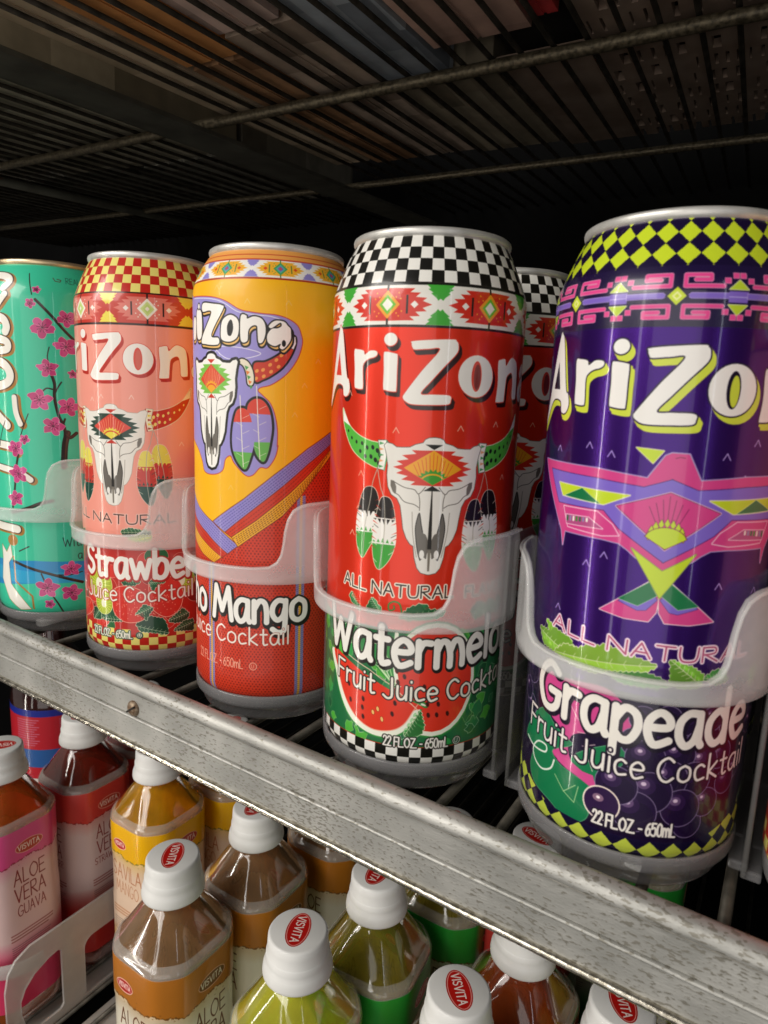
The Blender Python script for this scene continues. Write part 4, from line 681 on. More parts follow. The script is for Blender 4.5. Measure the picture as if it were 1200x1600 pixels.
# ------------------------------------------------------------------ shared materials
S_SL = -0.0294                      # the shelf drops slightly to the right
def zoff(x): return S_SL*x
def galvanised(name, base=.385):
    m = mat(name, (base, base*.97, base*.9), rough=.46, metal=.5); N, L, b = nodes(m)
    tc = N.new('ShaderNodeTexCoord'); n1 = N.new('ShaderNodeTexNoise'); n1.inputs['Scale'].default_value = 38; n1.inputs['Detail'].default_value = 8; L.new(tc.outputs['Object'], n1.inputs[0])
    r1 = N.new('ShaderNodeValToRGB'); r1.color_ramp.elements[0].color = (base*.78, base*.77, base*.71, 1); r1.color_ramp.elements[1].color = (base*1.3, base*1.27, base*1.18, 1); r1.color_ramp.elements[0].position = .3; r1.color_ramp.elements[1].position = .7; L.new(n1.outputs['Fac'], r1.inputs[0])
    mp = N.new('ShaderNodeMapping'); mp.inputs['Scale'].default_value = (480, 520, 1300); mp.inputs['Rotation'].default_value = (0, .5, 0); L.new(tc.outputs['Object'], mp.inputs[0])
    n2 = N.new('ShaderNodeTexNoise'); n2.inputs['Scale'].default_value = 1; n2.inputs['Detail'].default_value = 2; L.new(mp.outputs[0], n2.inputs[0])
    n3 = N.new('ShaderNodeTexNoise'); n3.inputs['Scale'].default_value = 14; n3.inputs['Detail'].default_value = 3; L.new(tc.outputs['Object'], n3.inputs[0])
    add = N.new('ShaderNodeMath'); add.operation = 'MULTIPLY_ADD'; L.new(n3.outputs['Fac'], add.inputs[0]); add.inputs[1].default_value = .55; L.new(n2.outputs['Fac'], add.inputs[2])
    r2 = N.new('ShaderNodeValToRGB'); r2.color_ramp.elements[0].position = .87; r2.color_ramp.elements[0].color = (0, 0, 0, 1); r2.color_ramp.elements[1].position = .93; r2.color_ramp.elements[1].color = (1, 1, 1, 1); L.new(add.outputs[0], r2.inputs[0])
    mx = N.new('ShaderNodeMixRGB'); L.new(r2.outputs[0], mx.inputs[0]); L.new(r1.outputs[0], mx.inputs[1]); mx.inputs[2].default_value = (.24, .225, .19, 1); L.new(mx.outputs[0], b.inputs['Base Color'])
    mp2 = N.new('ShaderNodeMapping'); mp2.inputs['Scale'].default_value = (14, 900, 900); L.new(tc.outputs['Object'], mp2.inputs[0]); n4 = N.new('ShaderNodeTexNoise'); n4.inputs['Scale'].default_value = 1; n4.inputs['Detail'].default_value = 5; L.new(mp2.outputs[0], n4.inputs[0])
    mr4 = N.new('ShaderNodeMapRange'); mr4.inputs['From Min'].default_value = .3; mr4.inputs['From Max'].default_value = .7; mr4.inputs['To Min'].default_value = .95; mr4.inputs['To Max'].default_value = 1.04; L.new(n4.outputs['Fac'], mr4.inputs[0])
    m4 = N.new('ShaderNodeMixRGB'); m4.blend_type = 'MULTIPLY'; m4.inputs[0].default_value = 1; L.new(mx.outputs[0], m4.inputs[1]); L.new(mr4.outputs[0], m4.inputs[2]); L.new(m4.outputs[0], b.inputs['Base Color'])
    mr = N.new('ShaderNodeMapRange'); mr.inputs['To Min'].default_value = .4; mr.inputs['To Max'].default_value = .56; L.new(n4.outputs['Fac'], mr.inputs[0]); L.new(mr.outputs[0], b.inputs['Roughness'])
    bp = N.new('ShaderNodeBump'); bp.inputs['Strength'].default_value = .25; bp.inputs['Distance'].default_value = .0005; L.new(n2.outputs['Fac'], bp.inputs['Height']); L.new(bp.outputs[0], b.inputs['Normal'])
    return m
M_rail = galvanised('galvanised_steel')
M_lip = noisy(mat('hammered_edge', rough=.25, metal=.9), 420, (.30, .27, .21), (.62, .58, .5), .35, .65, 3, bump=.35)
M_wire = noisy(mat('old_shelf_wire', rough=.6, metal=.1, spec=.2), 90, (.018, .014, .010), (.05, .042, .032), bump=.3)
M_lwire = noisy(mat('tray_wire', rough=.5, metal=.4), 90, (.05, .045, .035), (.14, .125, .1), bump=.3)
M_rod = noisy(mat('rusty_rod', rough=.42, metal=.6), 420, (.05, .04, .025), (.17, .14, .09), bump=.2, rough=(.3, .6))
M_beam = noisy(mat('dull_steel_bar', rough=.55, metal=.3), 40, (.075, .07, .055), (.12, .115, .09))
M_dark = noisy(mat('cooler_liner', rough=.8, spec=.1), 8, (.002, .002, .002), (.005, .005, .005))
M_screw = noisy(mat('rusted_screw', rough=.5, metal=.5), 600, (.16, .09, .05), (.34, .26, .18), bump=.6)
M_slot = mat('screw_slot', (.02, .015, .01), rough=.8)
M_alu = noisy(mat('can_rim_aluminium', rough=.42, metal=.55), 120, (.55, .54, .5), (.72, .70, .66))
M_gold = noisy(mat('can_rim_gold', rough=.35, metal=.8), 120, (.62, .47, .27), (.74, .58, .36))
def frosted(name, c, alpha, rough=.38):
    m = mat(name, c, rough=rough, alpha=alpha, coat=.25); N, L, b = nodes(m)
    tc = N.new('ShaderNodeTexCoord'); n1 = N.new('ShaderNodeTexNoise'); n1.inputs['Scale'].default_value = 60; n1.inputs['Detail'].default_value = 6; L.new(tc.outputs['Object'], n1.inputs[0])
    mr = N.new('ShaderNodeMapRange'); mr.inputs['To Min'].default_value = alpha-.10; mr.inputs['To Max'].default_value = alpha+.10; L.new(n1.outputs['Fac'], mr.inputs[0]); L.new(mr.outputs[0], b.inputs['Alpha'])
    bp = N.new('ShaderNodeBump'); bp.inputs['Strength'].default_value = .12; bp.inputs['Distance'].default_value = .001; L.new(n1.outputs['Fac'], bp.inputs['Height']); L.new(bp.outputs[0], b.inputs['Normal'])
    b.inputs['Subsurface Weight'].default_value = 0
    return m
M_fence = frosted('frosted_plastic', (.92, .92, .90), .29)
M_cup = frosted('grey_tray_plastic', (.36, .35, .355), .5, .2)
M_wall = frosted('divider_plastic', (.25, .245, .235), .3)
M_cap = noisy(mat('white_cap_plastic', rough=.42, coat=.1), 30, (.76, .75, .72), (.82, .81, .78), bump=.05)
# ------------------------------------------------------------------ cooler interior
boxw = boxm('cooler_back_wall', -1500, 900, 620, 640, -700, 900); tag(link('cooler_back_wall', boxw, None, [M_dark]), 'dark back wall of the drinks cooler', kind='structure')
tag(link('cooler_floor', boxm('cooler_floor', -1500, 900, -60, 618, -420, -400), None, [M_dark]), 'dark cooler floor under the lowest bottles', kind='structure')
# ------------------------------------------------------------------ lower (can) shelf with its front rail
shelf = empty('wire_shelf', (0, -50, 0), 'galvanised wire shelf with pitted steel front rail carrying the tall cans', 'shelf')
RDIR = Vector((1, .0102, S_SL)).normalized()
def on(p): return (p[0], p[1]+50, p[2])
ra, rb = Vector((-620, -50-6.3, 0))*1, Vector((330, -50+3.4, 0)); ra.z = zoff(-620); rb.z = zoff(330)
ra.y += 50; rb.y += 50
def sweep(name, prof, m, closed=True, smooth=True, n=60, jit=0):
    vs = []; fs = []; k = len(prof)
    for i in range(n+1):
        P = ra.lerp(rb, i/n)
        for y, z in prof: vs.append((P.x, P.y+y+random.uniform(-jit, jit), P.z+z+random.uniform(-jit, jit)))
    for i in range(n):
        for j in range(k if closed else k-1): a = i*k+j; b = i*k+(j+1) % k; fs.append((a, b, b+k, a+k))
    if closed: fs += [tuple(range(k))[::-1], tuple(range(n*k, (n+1)*k))]
    me = mesh(name, vs, fs, smooth); return link(name, me, shelf, [m])
prof = [(5.2, 2.2), (5.0, 3.4), (4.3, 4.6), (3.0, 5.3), (1.4, 5.3), (-.2, 4.6), (-1.4, 3.4), (-2.1, 1.8), (-2.1, .6), (-1.4, -.3), (-.2, -.7), (0, -1.0), (0, -3), (0, -6), (0, -9), (0, -11.9), (0, -12.0)]
sec = prof + [(0, -13.7), (0, -18), (0, -22), (0, -26), (0, -26.6), (1.5, -26.6), (1.5, 1), (4, 1.6)]
rail = sweep('front_rail', sec, M_rail)
sweep('raised_bead', [(.3, -12.0), (-.8, -12.3), (-1.45, -12.9), (-1.2, -13.5), (.3, -13.8)], M_rail, n=120, jit=.02)
sweep('rolled_lip', [(0.2, -25.4), (-1.1, -25.6), (-1.8, -26.4), (-1.9, -27.3), (-1.4, -28.0), (0, -28.3), (2.5, -28.1), (2.5, -26.2)], M_lip, n=700, jit=.08)
sweep('seam', [(-1.5, -.15), (-1.5, -.45), (-.15, -1.15), (.1, -.6)], noisy(mat('seam_dirt', rough=.7), 200, (.10, .09, .07), (.3, .28, .24)), n=200, jit=.03)
# slotted screw on the rail
sx = -115.5; sl = link('screw', lathe('screw', [(0, 2.3), (1.6, 2.2), (2.8, 1.7), (3.6, .8), (3.8, 0)], 28), shelf, [M_screw])
sl.location = Vector((sx, -.9, zoff(sx)-8.6))*MM; sl.rotation_euler = (math.radians(90), 0, math.radians(0))
st = link('slot', boxm('slot', -3.2, 3.2, -.45, .45, 1.7, 2.42), sl, [M_slot]); st.rotation_euler = (0, 0, math.radians(35))
# wires running front to back under the trays, cross rods below them
wm = tube('wire', [(0, 10, 0), (0, 200, 0), (0, 430, 0), (0, 640, 0)], 1.9, 8)
for k in range(-26, 12):
    x = k*24+5; o = link('wire', wm, shelf) if False else bpy.data.objects.new('wire', wm); 
    if not wm.materials: wm.materials.append(M_lwire)
    col.objects.link(o); o.parent = shelf; o.location = Vector((x, 0, zoff(x)-10.2))*MM
for y in (22, 200, 420): o = link('cross_rod', tube('cross_rod', [(-620, y, zoff(-620)-15), (300, y, zoff(300)-15)], 3.2, 10), shelf, [M_rod])
# ------------------------------------------------------------------ upper shelf seen from below
UDY = Vector((-.1009, .9896, .1024)); 
UDY = Vector((-0.0595, 0.9956, 0.073)); UDX = Vector((0.9995, 0.01, -0.0294)); UP0 = Vector((-141.2, 178.5, 350.0)); UN = Vector((0.03, -0.0713, 0.997))
def U(u, t, h=0): return UP0+UDX*u+UDY*t+UN*h
up = empty('upper_wire_shelf', tuple(UP0), 'dark rusty wire shelf overhead seen from below with cross rods', 'shelf')
def UL(u, t, h=0): return tuple(U(u, t, h)-UP0)
uw = tube('wire', [tuple(UDY*t) for t in (-215, 0, 250, 600)], 1.65, 8); uw.materials.append(M_wire)
k = -1050
for k in range(-52, 17):
    u = 17+19.7*k+random.uniform(-.7, .7)
    if -212 < u < -160: continue
    o = bpy.data.objects.new('wire', uw); col.objects.link(o); o.parent = up; o.location = Vector(UDX*u)*MM+Vector(UN*random.uniform(-.3, .3))*MM
for t, r in ((0, 3.9), (230, 3.4), (468, 3.2)):
    link('cross_rod', tube('cross_rod', [UL(-1050+q*70, t+random.uniform(-.6, .6), -6.5+random.uniform(-.3, .3)) for q in range(20)], r, 12), up, [M_rod])
bx = mesh('support_bar', [UL(u, t, h) for t in (-215, 600) for u, h in ((-208, -13), (-166, -13), (-166, -10), (-205, -10))], [(0, 1, 5, 4), (1, 2, 6, 5), (2, 3, 7, 6), (3, 0, 4, 7), (0, 3, 2, 1), (4, 5, 6, 7)], False); link('support_bar', bx, up, [M_beam])
bx = mesh('support_bar', [UL(u, t, h) for t in (-215, 600) for u, h in ((-208, -13), (-205.5, -13), (-205.5, 6), (-208, 6))], [(0, 1, 5, 4), (1, 2, 6, 5), (2, 3, 7, 6), (3, 0, 4, 7), (0, 3, 2, 1), (4, 5, 6, 7)], False); link('bar_flange', bx, up, [M_beam])
link('support_bar', tube('support_bar', [UL(-520, -215, -9), UL(-520, 600, -9)], 5, 8), up, [M_beam])
# cartons and trays standing on the upper shelf: only their undersides show between the wires
def carton(u0, u1, t0, t1, c0, c1, label, h=120, lift=2.4, fl=True):
    o = empty('carton', tuple(U((u0+u1)/2, (t0+t1)/2, lift)), label, 'carton', 'cartons standing on the shelf above')
    m = mat('carton_board', rough=.75); N, L, b = nodes(m); tc = N.new('ShaderNodeTexCoord'); mp = N.new('ShaderNodeMapping'); mp.inputs['Rotation'].default_value = (0, 0, math.radians(84)); mp.inputs['Location'].default_value = (random.random(), random.random(), 0); L.new(tc.outputs['Object'], mp.inputs[0])
    bk = N.new('ShaderNodeTexBrick'); bk.inputs['Scale'].default_value = 1; bk.inputs['Brick Width'].default_value = random.uniform(.035, .07); bk.inputs['Row Height'].default_value = .0197; bk.inputs['Mortar Size'].default_value = 0; bk.offset = .37
    g_ = 1.3; bk.inputs['Color1'].default_value = (*[v*g_*.8 for v in c0], 1); bk.inputs['Color2'].default_value = (*[min(.8, v*g_*1.15) for v in c1], 1); L.new(mp.outputs[0], bk.inputs[0])
    no = N.new('ShaderNodeTexNoise'); no.inputs['Scale'].default_value = 60; no.inputs['Detail'].default_value = 6; L.new(tc.outputs['Object'], no.inputs[0]); mr = N.new('ShaderNodeMapRange'); mr.inputs['To Min'].default_value = .6; mr.inputs['To Max'].default_value = 1.35; L.new(no.outputs['Fac'], mr.inputs[0])
    mx = N.new('ShaderNodeMixRGB'); mx.blend_type = 'MULTIPLY'; mx.inputs[0].default_value = 1; L.new(bk.outputs[0], mx.inputs[1]); L.new(mr.outputs[0], mx.inputs[2]); L.new(mx.outputs[0], b.inputs['Base Color'])
    def B(a, b, c, d, h0, h1): return [tuple(U(u, t, h_)-U((u0+u1)/2, (t0+t1)/2, lift)) for u in (a, b) for t in (c, d) for h_ in (h0, h1)]
    F = [(0, 1, 3, 2), (4, 6, 7, 5), (0, 4, 5, 1), (2, 3, 7, 6), (0, 2, 6, 4), (1, 5, 7, 3)]
    link('carton_body', mesh('carton_body', B(u0+1, u1-1, t0+1, t1-1, lift+.8, lift+h), F, False), o, [m])
    if fl:
        um = (u0+u1)/2
        link('bottom_flap', mesh('bottom_flap', B(u0+1, um-1.0, t0+1, t1-1, lift, lift+.7), F, False), o, [m]); link('bottom_flap', mesh('bottom_flap', B(um+1.0, u1-1, t0+1, t1-1, lift, lift+.7), F, False), o, [m])
cart = [(-1000, -700, -200, 20, (.10, .085, .06), (.16, .14, .10), 'olive brown carton far left on the upper shelf'),
        (-690, -470, -200, 60, (.20, .17, .13), (.34, .30, .24), 'pale tan carton on the upper shelf left of the support bar'),
        (-460, -215, -205, 90, (.14, .12, .08), (.26, .23, .17), 'grey tan carton just left of the wide support bar'),
        (-160, -118, -205, 180, (.34, .26, .17), (.46, .36, .25), 'narrow tan carton against the wide support bar'),
        (-116, -66, -205, -70, (.42, .17, .05), (.55, .24, .08), 'orange carton above the leftmost cans'),
        (-116, -66, -66, 190, (.22, .11, .05), (.33, .18, .09), 'brown carton behind the orange one'),
        (-62, -14, -205, -95, (.36, .26, .23), (.48, .35, .30), 'dusty pink carton beside the orange one'),
        (-62, -8, -92, 190, (.22, .16, .12), (.34, .26, .20), 'tan carton behind the dusty pink one'),
        (-10, 44, -205, 20, (.19, .21, .24), (.33, .36, .39), 'blue grey carton near the front of the upper shelf'),
        (46, 110, -205, -18, (.32, .19, .15), (.44, .28, .22), 'reddish tan carton right of the blue grey one'),
        (112, 128, -205, -28, (.25, .02, .02), (.4, .03, .03), 'thin dark red carton overhead'),
        (-8, 70, 24, 200, (.15, .12, .08), (.24, .20, .14), 'dark tan carton over the middle can'),
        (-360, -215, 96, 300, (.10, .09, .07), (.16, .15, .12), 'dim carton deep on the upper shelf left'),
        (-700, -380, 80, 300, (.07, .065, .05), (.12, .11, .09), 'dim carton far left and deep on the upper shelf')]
for q in cart: carton(*q)
# slotted plastic crate base over the right hand cans
crate = empty('plastic_crate', tuple(U(200, 60, 3)), 'dark brown slotted plastic crate standing on the upper shelf at right', 'crate')
mc = noisy(mat('crate_plastic', rough=.6), 30, (.22, .15, .11), (.34, .25, .19))
def CB(a, b, c, d, h0=3, h1=8):
    return [tuple(U(u, t, h_)-U(200, 60, 3)) for u in (a, b) for t in (c, d) for h_ in (h0, h1)]
vs = []; fs = []; FF = [(0, 1, 3, 2), (4, 6, 7, 5), (0, 4, 5, 1), (2, 3, 7, 6), (0, 2, 6, 4), (1, 5, 7, 3)]
def addb(*a):
    n = len(vs); vs.extend(CB(*a)); fs.extend([tuple(i+n for i in f) for f in FF])
holes = []
u = 132
tt = -200; rows = []
while tt < 215:
    rows.append(tt); tt += 26
for ti in rows:
    addb(132, 400, ti, ti+9)                       # solid cross bands
    uu = 132
    while uu < 400:
        w_ = random.choice((4, 5, 6, 9, 14)); addb(uu, uu+w_, ti+9, ti+26); uu += w_+random.choice((1.3, 1.8, 2.2, 3.2, 5))
addb(72, 131, 24, 215)
link('slotted_base', mesh('slotted_base', vs, fs, False), crate, [mc]); 
cv_ = mesh('crate_load', CB(72, 400, -200, 215, 20, 130), FF, False); link('crate_load', cv_, crate, [noisy(mat('crate_dark', rough=.8), 20, (.012, .01, .01), (.03, .025, .02))])
# ------------------------------------------------------------------ cans
CP = [(33.2, 2.2), (34.8, 3.6), (36.0, 5.6), (36.5, 7.8)]+[(36.5, z) for z in np.linspace(14, 172.5, 40)]+[(36.35, 174.6), (35.9, 176.6), (35.2, 178.6), (34.2, 181.3), (33.1, 184.0), (31.9, 186.8), (30.7, 189.4), (29.7, 191.4), (29.0, 192.7), (28.7, 193.1)]
CPM = CP[:-10]+[(36.4, 176.5), (36.1, 179.2), (35.3, 182.0), (34.2, 184.6), (32.9, 187.2), (31.3, 189.8), (29.9, 191.8), (29.1, 192.8), (28.8, 193.1)]
rimp = [(28.6, 192.9), (29.0, 193.2), (29.35, 193.9), (29.5, 194.8), (29.3, 195.5), (28.8, 195.9), (28.3, 195.6), (28.0, 194.6), (27.6, 191.5), (26.4, 190.2), (25.6, 191.6), (0, 191.8)]
basep = [(33.3, 2.5), (31.5, .6), (30.2, 0), (28.8, .8), (26, 5), (14, 9), (0, 10)]
can_body = weld(lathe('can_body', CP, 160, uv=196)); 
def make_can(i, x, y, cvf, name, label, rimm, prof=CP, rot=0, tilt=(0, 0)):
    o = empty('drink_can', (x, y, zoff(x)), label, 'can', 'tall drink cans on the wire shelf')
    me = weld(lathe('can_body', prof, 160, uv=196)); link('can_body', me, o, [cvf]); me.uv_layers
    link('can_rim', weld(lathe('can_rim', rimp, 120)), o, [rimm]); link('can_bottom', weld(lathe('can_bottom', basep, 64)), o, [M_alu])
    tab = tube('pull_tab', [(0, -14, 192.6), (5, -11, 192.8), (6, -3, 192.8), (4, 4, 192.6), (-4, 4, 192.6), (-6, -3, 192.8), (-5, -11, 192.8)], 1.1, 6, closed=True); link('pull_tab', tab, o, [M_alu])
    o.rotation_euler = (math.radians(tilt[0]), math.radians(tilt[1]), math.radians(rot)); return o
M_tea = label_mat('tea_print', can_tea()); M_berry = label_mat('berry_print', can_berry()); M_mango = label_mat('mango_print', can_mango(), rough=.42, coat=.12); M_melon = label_mat('melon_print', can_melon()); M_grape = label_mat('grape_print', can_grape(), rough=.24)
CX = [-244.0, -161.0, -79.6, 0.0, 87.3]; CY = [-.4, .7, 3.3, 0, 2.7]
make_can(0, CX[0], CY[0], M_tea, 'tea', 'turquoise can with pink blossom branches and gold rim, leftmost in the row', M_gold, prof=CPM)
make_can(1, CX[1], CY[1], M_berry, 'berry', 'salmon pink strawberry juice can with red and yellow checks round its neck', M_alu)
make_can(2, CX[2], CY[2], M_mango, 'mango', 'orange and red mango juice can with lavender outlined steer skull', M_alu, prof=CPM)
make_can(3, CX[3], CY[3], M_melon, 'melon', 'red watermelon juice can with black and white checks, front can of its lane', M_alu)
make_can(3, CX[3]+.5, 75.0, M_melon, 'melon', 'red watermelon juice can half hidden behind the front watermelon can', M_alu, rot=-3)
make_can(4, CX[4], CY[4], M_grape, 'grape', 'purple grape juice can with pink eagle and lime diamonds round its neck', M_alu)
make_can(1, 168.5, 4, M_berry, 'side', 'red can with yellow checks at the right edge beside the purple one', M_alu, rot=70)
for x, y, M_, l in ((CX[4]+.6, 79, M_grape, 'purple grape juice can standing behind the front purple can'), (CX[2]+.5, 79, M_mango, 'orange mango juice can standing behind the front mango can'), (CX[1]+.5, 76, M_berry, 'salmon pink strawberry can standing behind the front one'), (CX[0], 76, M_tea, 'turquoise can standing behind the front turquoise can')): make_can(0, x, y, M_, '', l, M_alu, rot=14)
# ------------------------------------------------------------------ lane trays with curved frosted fences
def fence_top(t):
    a = abs(t)
    pts = [(0, 64.6), (28, 64.6), (38, 65.2), (42.5, 67.2), (45, 70.5), (46.2, 75), (47.0, 80.5), (48.6, 85.4), (51.5, 89), (56, 91), (62, 91.8), (95, 92.5)]
    for (a0, z0), (a1, z1) in zip(pts, pts[1:]):
        if a <= a1: f = (a-a0)/(a1-a0); return z0+(z1-z0)*f
    return 92.5
def fence_bot(t): return 57.2
A_ = [-95, -90, -84, -78, -72, -66, -61, -57, -54, -51.5, -50, -48.6, -47.8, -47, -46.6, -46.2, -45.6, -45, -44, -42.5, -40.5, -38, -33, -28, -22, -16, -10, -5]; A_ = A_+[0]+[-a for a in A_[::-1]]
vs = []; fs = []; RI, RO = 39.6, 41.9; nz = 8
for r_ in (RO, RI):
    for t in A_:
        for j in range(nz+1):
            f = j/nz; z = fence_bot(t)*(1-f)+fence_top(t)*f; rr_ = r_
            if r_ == RO and j in (0, nz): rr_ -= .7
            if r_ == RI and j in (0, nz): rr_ += .6
            vs.append((rr_*math.sin(math.radians(t)), -rr_*math.cos(math.radians(t)), z))
n_ = len(A_); m_ = nz+1
for k in range(n_-1):
    for j in range(nz):
        a = k*m_+j; fs.append((a, a+m_, a+m_+1, a+1)); b = n_*m_+a; fs.append((b, b+1, b+m_+1, b+m_))
    a = k*m_; b = n_*m_+a; fs.append((a, b, b+m_, a+m_)); fs.append((a+nz, a+nz+m_, b+nz+m_, b+nz))
for k in (0, n_-1):
    for j in range(nz): a = k*m_+j; b = n_*m_+a; fs.append((a, a+1, b+1, b) if k == 0 else (a, b, b+1, a+1))
fence_me = mesh('fence_panel', vs, fs); fence_me.materials.append(M_fence)
M_edge = frosted('frosted_edge', (.85, .84, .81), .25, .25)
lip_me = tube('fence_edge', [(42.0*math.sin(math.radians(t)), -42.0*math.cos(math.radians(t)), fence_top(t)-.5) for t in A_], .6, 8); lip_me.materials.append(M_edge)
cup = [(0, -8.2), (31.6, -8.2), (32.8, -7.6), (33.6, -6), (34.4, -2.5), (35.6, -1.6), (36.6, -.6), (36.9, .6), (36.9, 4.0), (36.6, 4.7), (35.9, 4.7), (35.5, 4.0), (34.2, 1.2), (33.4, -.5), (0, -.8)]
cup_me = weld(lathe('base_cup', cup, 96)); cup_me.materials.append(M_cup)
M_slab = M_cup
def mk_wall(nm, x0, x1, y0, y1, z0, z1, m, bev=.8): me = boxm(nm, x0, x1, y0, y1, z0, z1, bev); me.materials.append(m); return me
wl = mk_wall('divider_wall', -42.2, -40.6, -6, 300, -6.5, 91, M_wall, .5); wr = mk_wall('divider_wall', 40.2, 41.8, -6, 300, -6.5, 91, M_wall, .5)
post = mk_wall('corner_post', 39.6, 42.0, -10, -6.2, -6.5, 91, M_wall, .8); postl = mk_wall('corner_post', -42.4, -40.2, -10, -6.2, -6.5, 91, M_wall, .8)
flo = mk_wall('tray_floor', -39.5, 39.5, 16, 300, -8, -6.6, M_cup, .3)
strut = mk_wall('side_strip', 36, 42, -4, 60, -8, -4.5, M_cup, .8); strutl = mk_wall('side_strip', -42, -36, -4, 60, -8, -4.5, M_cup, .8)
names = ['under the turquoise can', 'under the salmon pink can', 'under the mango can', 'under the red watermelon can', 'under the purple can', 'at the right edge']
for i, x in enumerate(CX+[169.5]):
    y = (CY+[3])[i]; o = empty('can_lane_tray', (x, y, zoff(x)), 'frosted plastic lane tray with curved front fence '+names[i], 'tray', 'frosted plastic lane trays holding the cans')
    for me in (fence_me, lip_me, cup_me, wl, wr, flo, strut, strutl):
        if i == 5 and me in (lip_me, fence_me): pass
        q = bpy.data.objects.new(me.name.split('.')[0], me); col.objects.link(q); q.parent = o
# ------------------------------------------------------------------ bottles on the shelf below
BH = 33.0; CHF = 12.5
def oct_r(phi, half, ch):
    """radius of a chamfered square, softly rounded"""
    c = [math.cos(phi), math.sin(phi)]; n = [(1, 0), (0, 1), (-1, 0), (0, -1)]; d = []
    for k in range(4):
        v = c[0]*n[k][0]+c[1]*n[k][1]
        if v > .01: d.append(half/v)
    q = (2*half-ch)/math.sqrt(2)
    for k in range(4):
        a = math.pi/4+k*math.pi/2; v = math.cos(phi-a)
        if v > .01: d.append(q/v)
    p = 17; return sum(x**-p for x in d)**(-1/p)
NPH = 112
def bottle_rings(name, rings, uvz=None):
    """rings: (morph 0 circle..1 chamfered square, size, z)"""
    vs = []; fs = []
    for mo, s_, z in rings:
        for k in range(NPH):
            ph = 2*math.pi*k/NPH; ro = oct_r(ph, 1, .42); r = s_*((1-mo)*1.0+mo*ro); vs.append((r*math.cos(ph), r*math.sin(ph), z))
    for i in range(len(rings)-1):
        for k in range(NPH): a = i*NPH+k; b = i*NPH+(k+1) % NPH; fs.append((a, b, b+NPH, a+NPH))
    uvs = None
    if uvz:
        z0, z1 = uvz
        def uvs(p, k, li):
            i = p.index//NPH; kk = p.index % NPH; u0 = kk/NPH; u1 = (kk+1)/NPH; z_ = [rings[i][2], rings[i][2], rings[i+1][2], rings[i+1][2]][k]; return ([u0, u1, u1, u0][k], (z_-z0)/(z1-z0))
    return mesh(name, vs, fs, True, uvs)
# body origin at cap-top; z downwards
shoulder = bottle_rings('bottle_shoulder', [(0, 14.5, -24), (0, 14.8, -27.5), (.1, 16.4, -29.0), (.3, 18.6, -32), (.55, 21.8, -37), (.75, 25.4, -43), (.9, 28.6, -48.5), (1, 31.0, -52.4), (1, 31.8, -53.2), (1, 32.6, -54.0), (1, 33.2, -55.8), (1, 33.4, -57.6), (1, 33.4, -60)])
ZT, ZB = -56.6, -214.0
lab_r = [(1, 33.75, ZT), (1, 33.9, -57.4), (1, 33.9, -70), (1, 33.9, -84), (1, 33.8, -86.5), (1, 33.3, -88.5), (1, 33.3, -104), (1, 33.3, -120), (1, 33.5, -123), (1, 33.8, -126), (1, 33.8, -150), (1, 33.8, ZB)]
lab_me = bottle_rings('label_sleeve', lab_r, (ZB, ZT))
bot_me = bottle_rings('bottle_base', [(1, 33.4, ZB+1), (1, 33.2, -224), (1, 31.5, -230), (1, 20, -232), (0, .5, -230)])
cap_me = weld(lathe('bottle_cap', [(0, 0), (15.2, 0), (16.2, -.35), (16.8, -1.3), (17.1, -5), (17.3, -10.5), (17.55, -10.9), (17.9, -11.4), (18.0, -14.5), (18.2, -16.5), (18.9, -17.6), (19.5, -19.5), (19.9, -22.6), (19.8, -23.9), (19.2, -24.4), (18.2, -24.5), (14.6, -24.5)], 96)); cap_me.materials.append(M_cap)
ridge_me = bottle_rings('shoulder_ridge', [(1, 30.2, -50.6), (1, 31.6, -51.8), (1, 32.7, -52.8), (1, 33.5, -54.2), (1, 33.9, -55.6), (1, 33.95, -56.8)]); ridge_me.materials.append(frosted('clear_ridge', (.8, .76, .7), .28, .12))
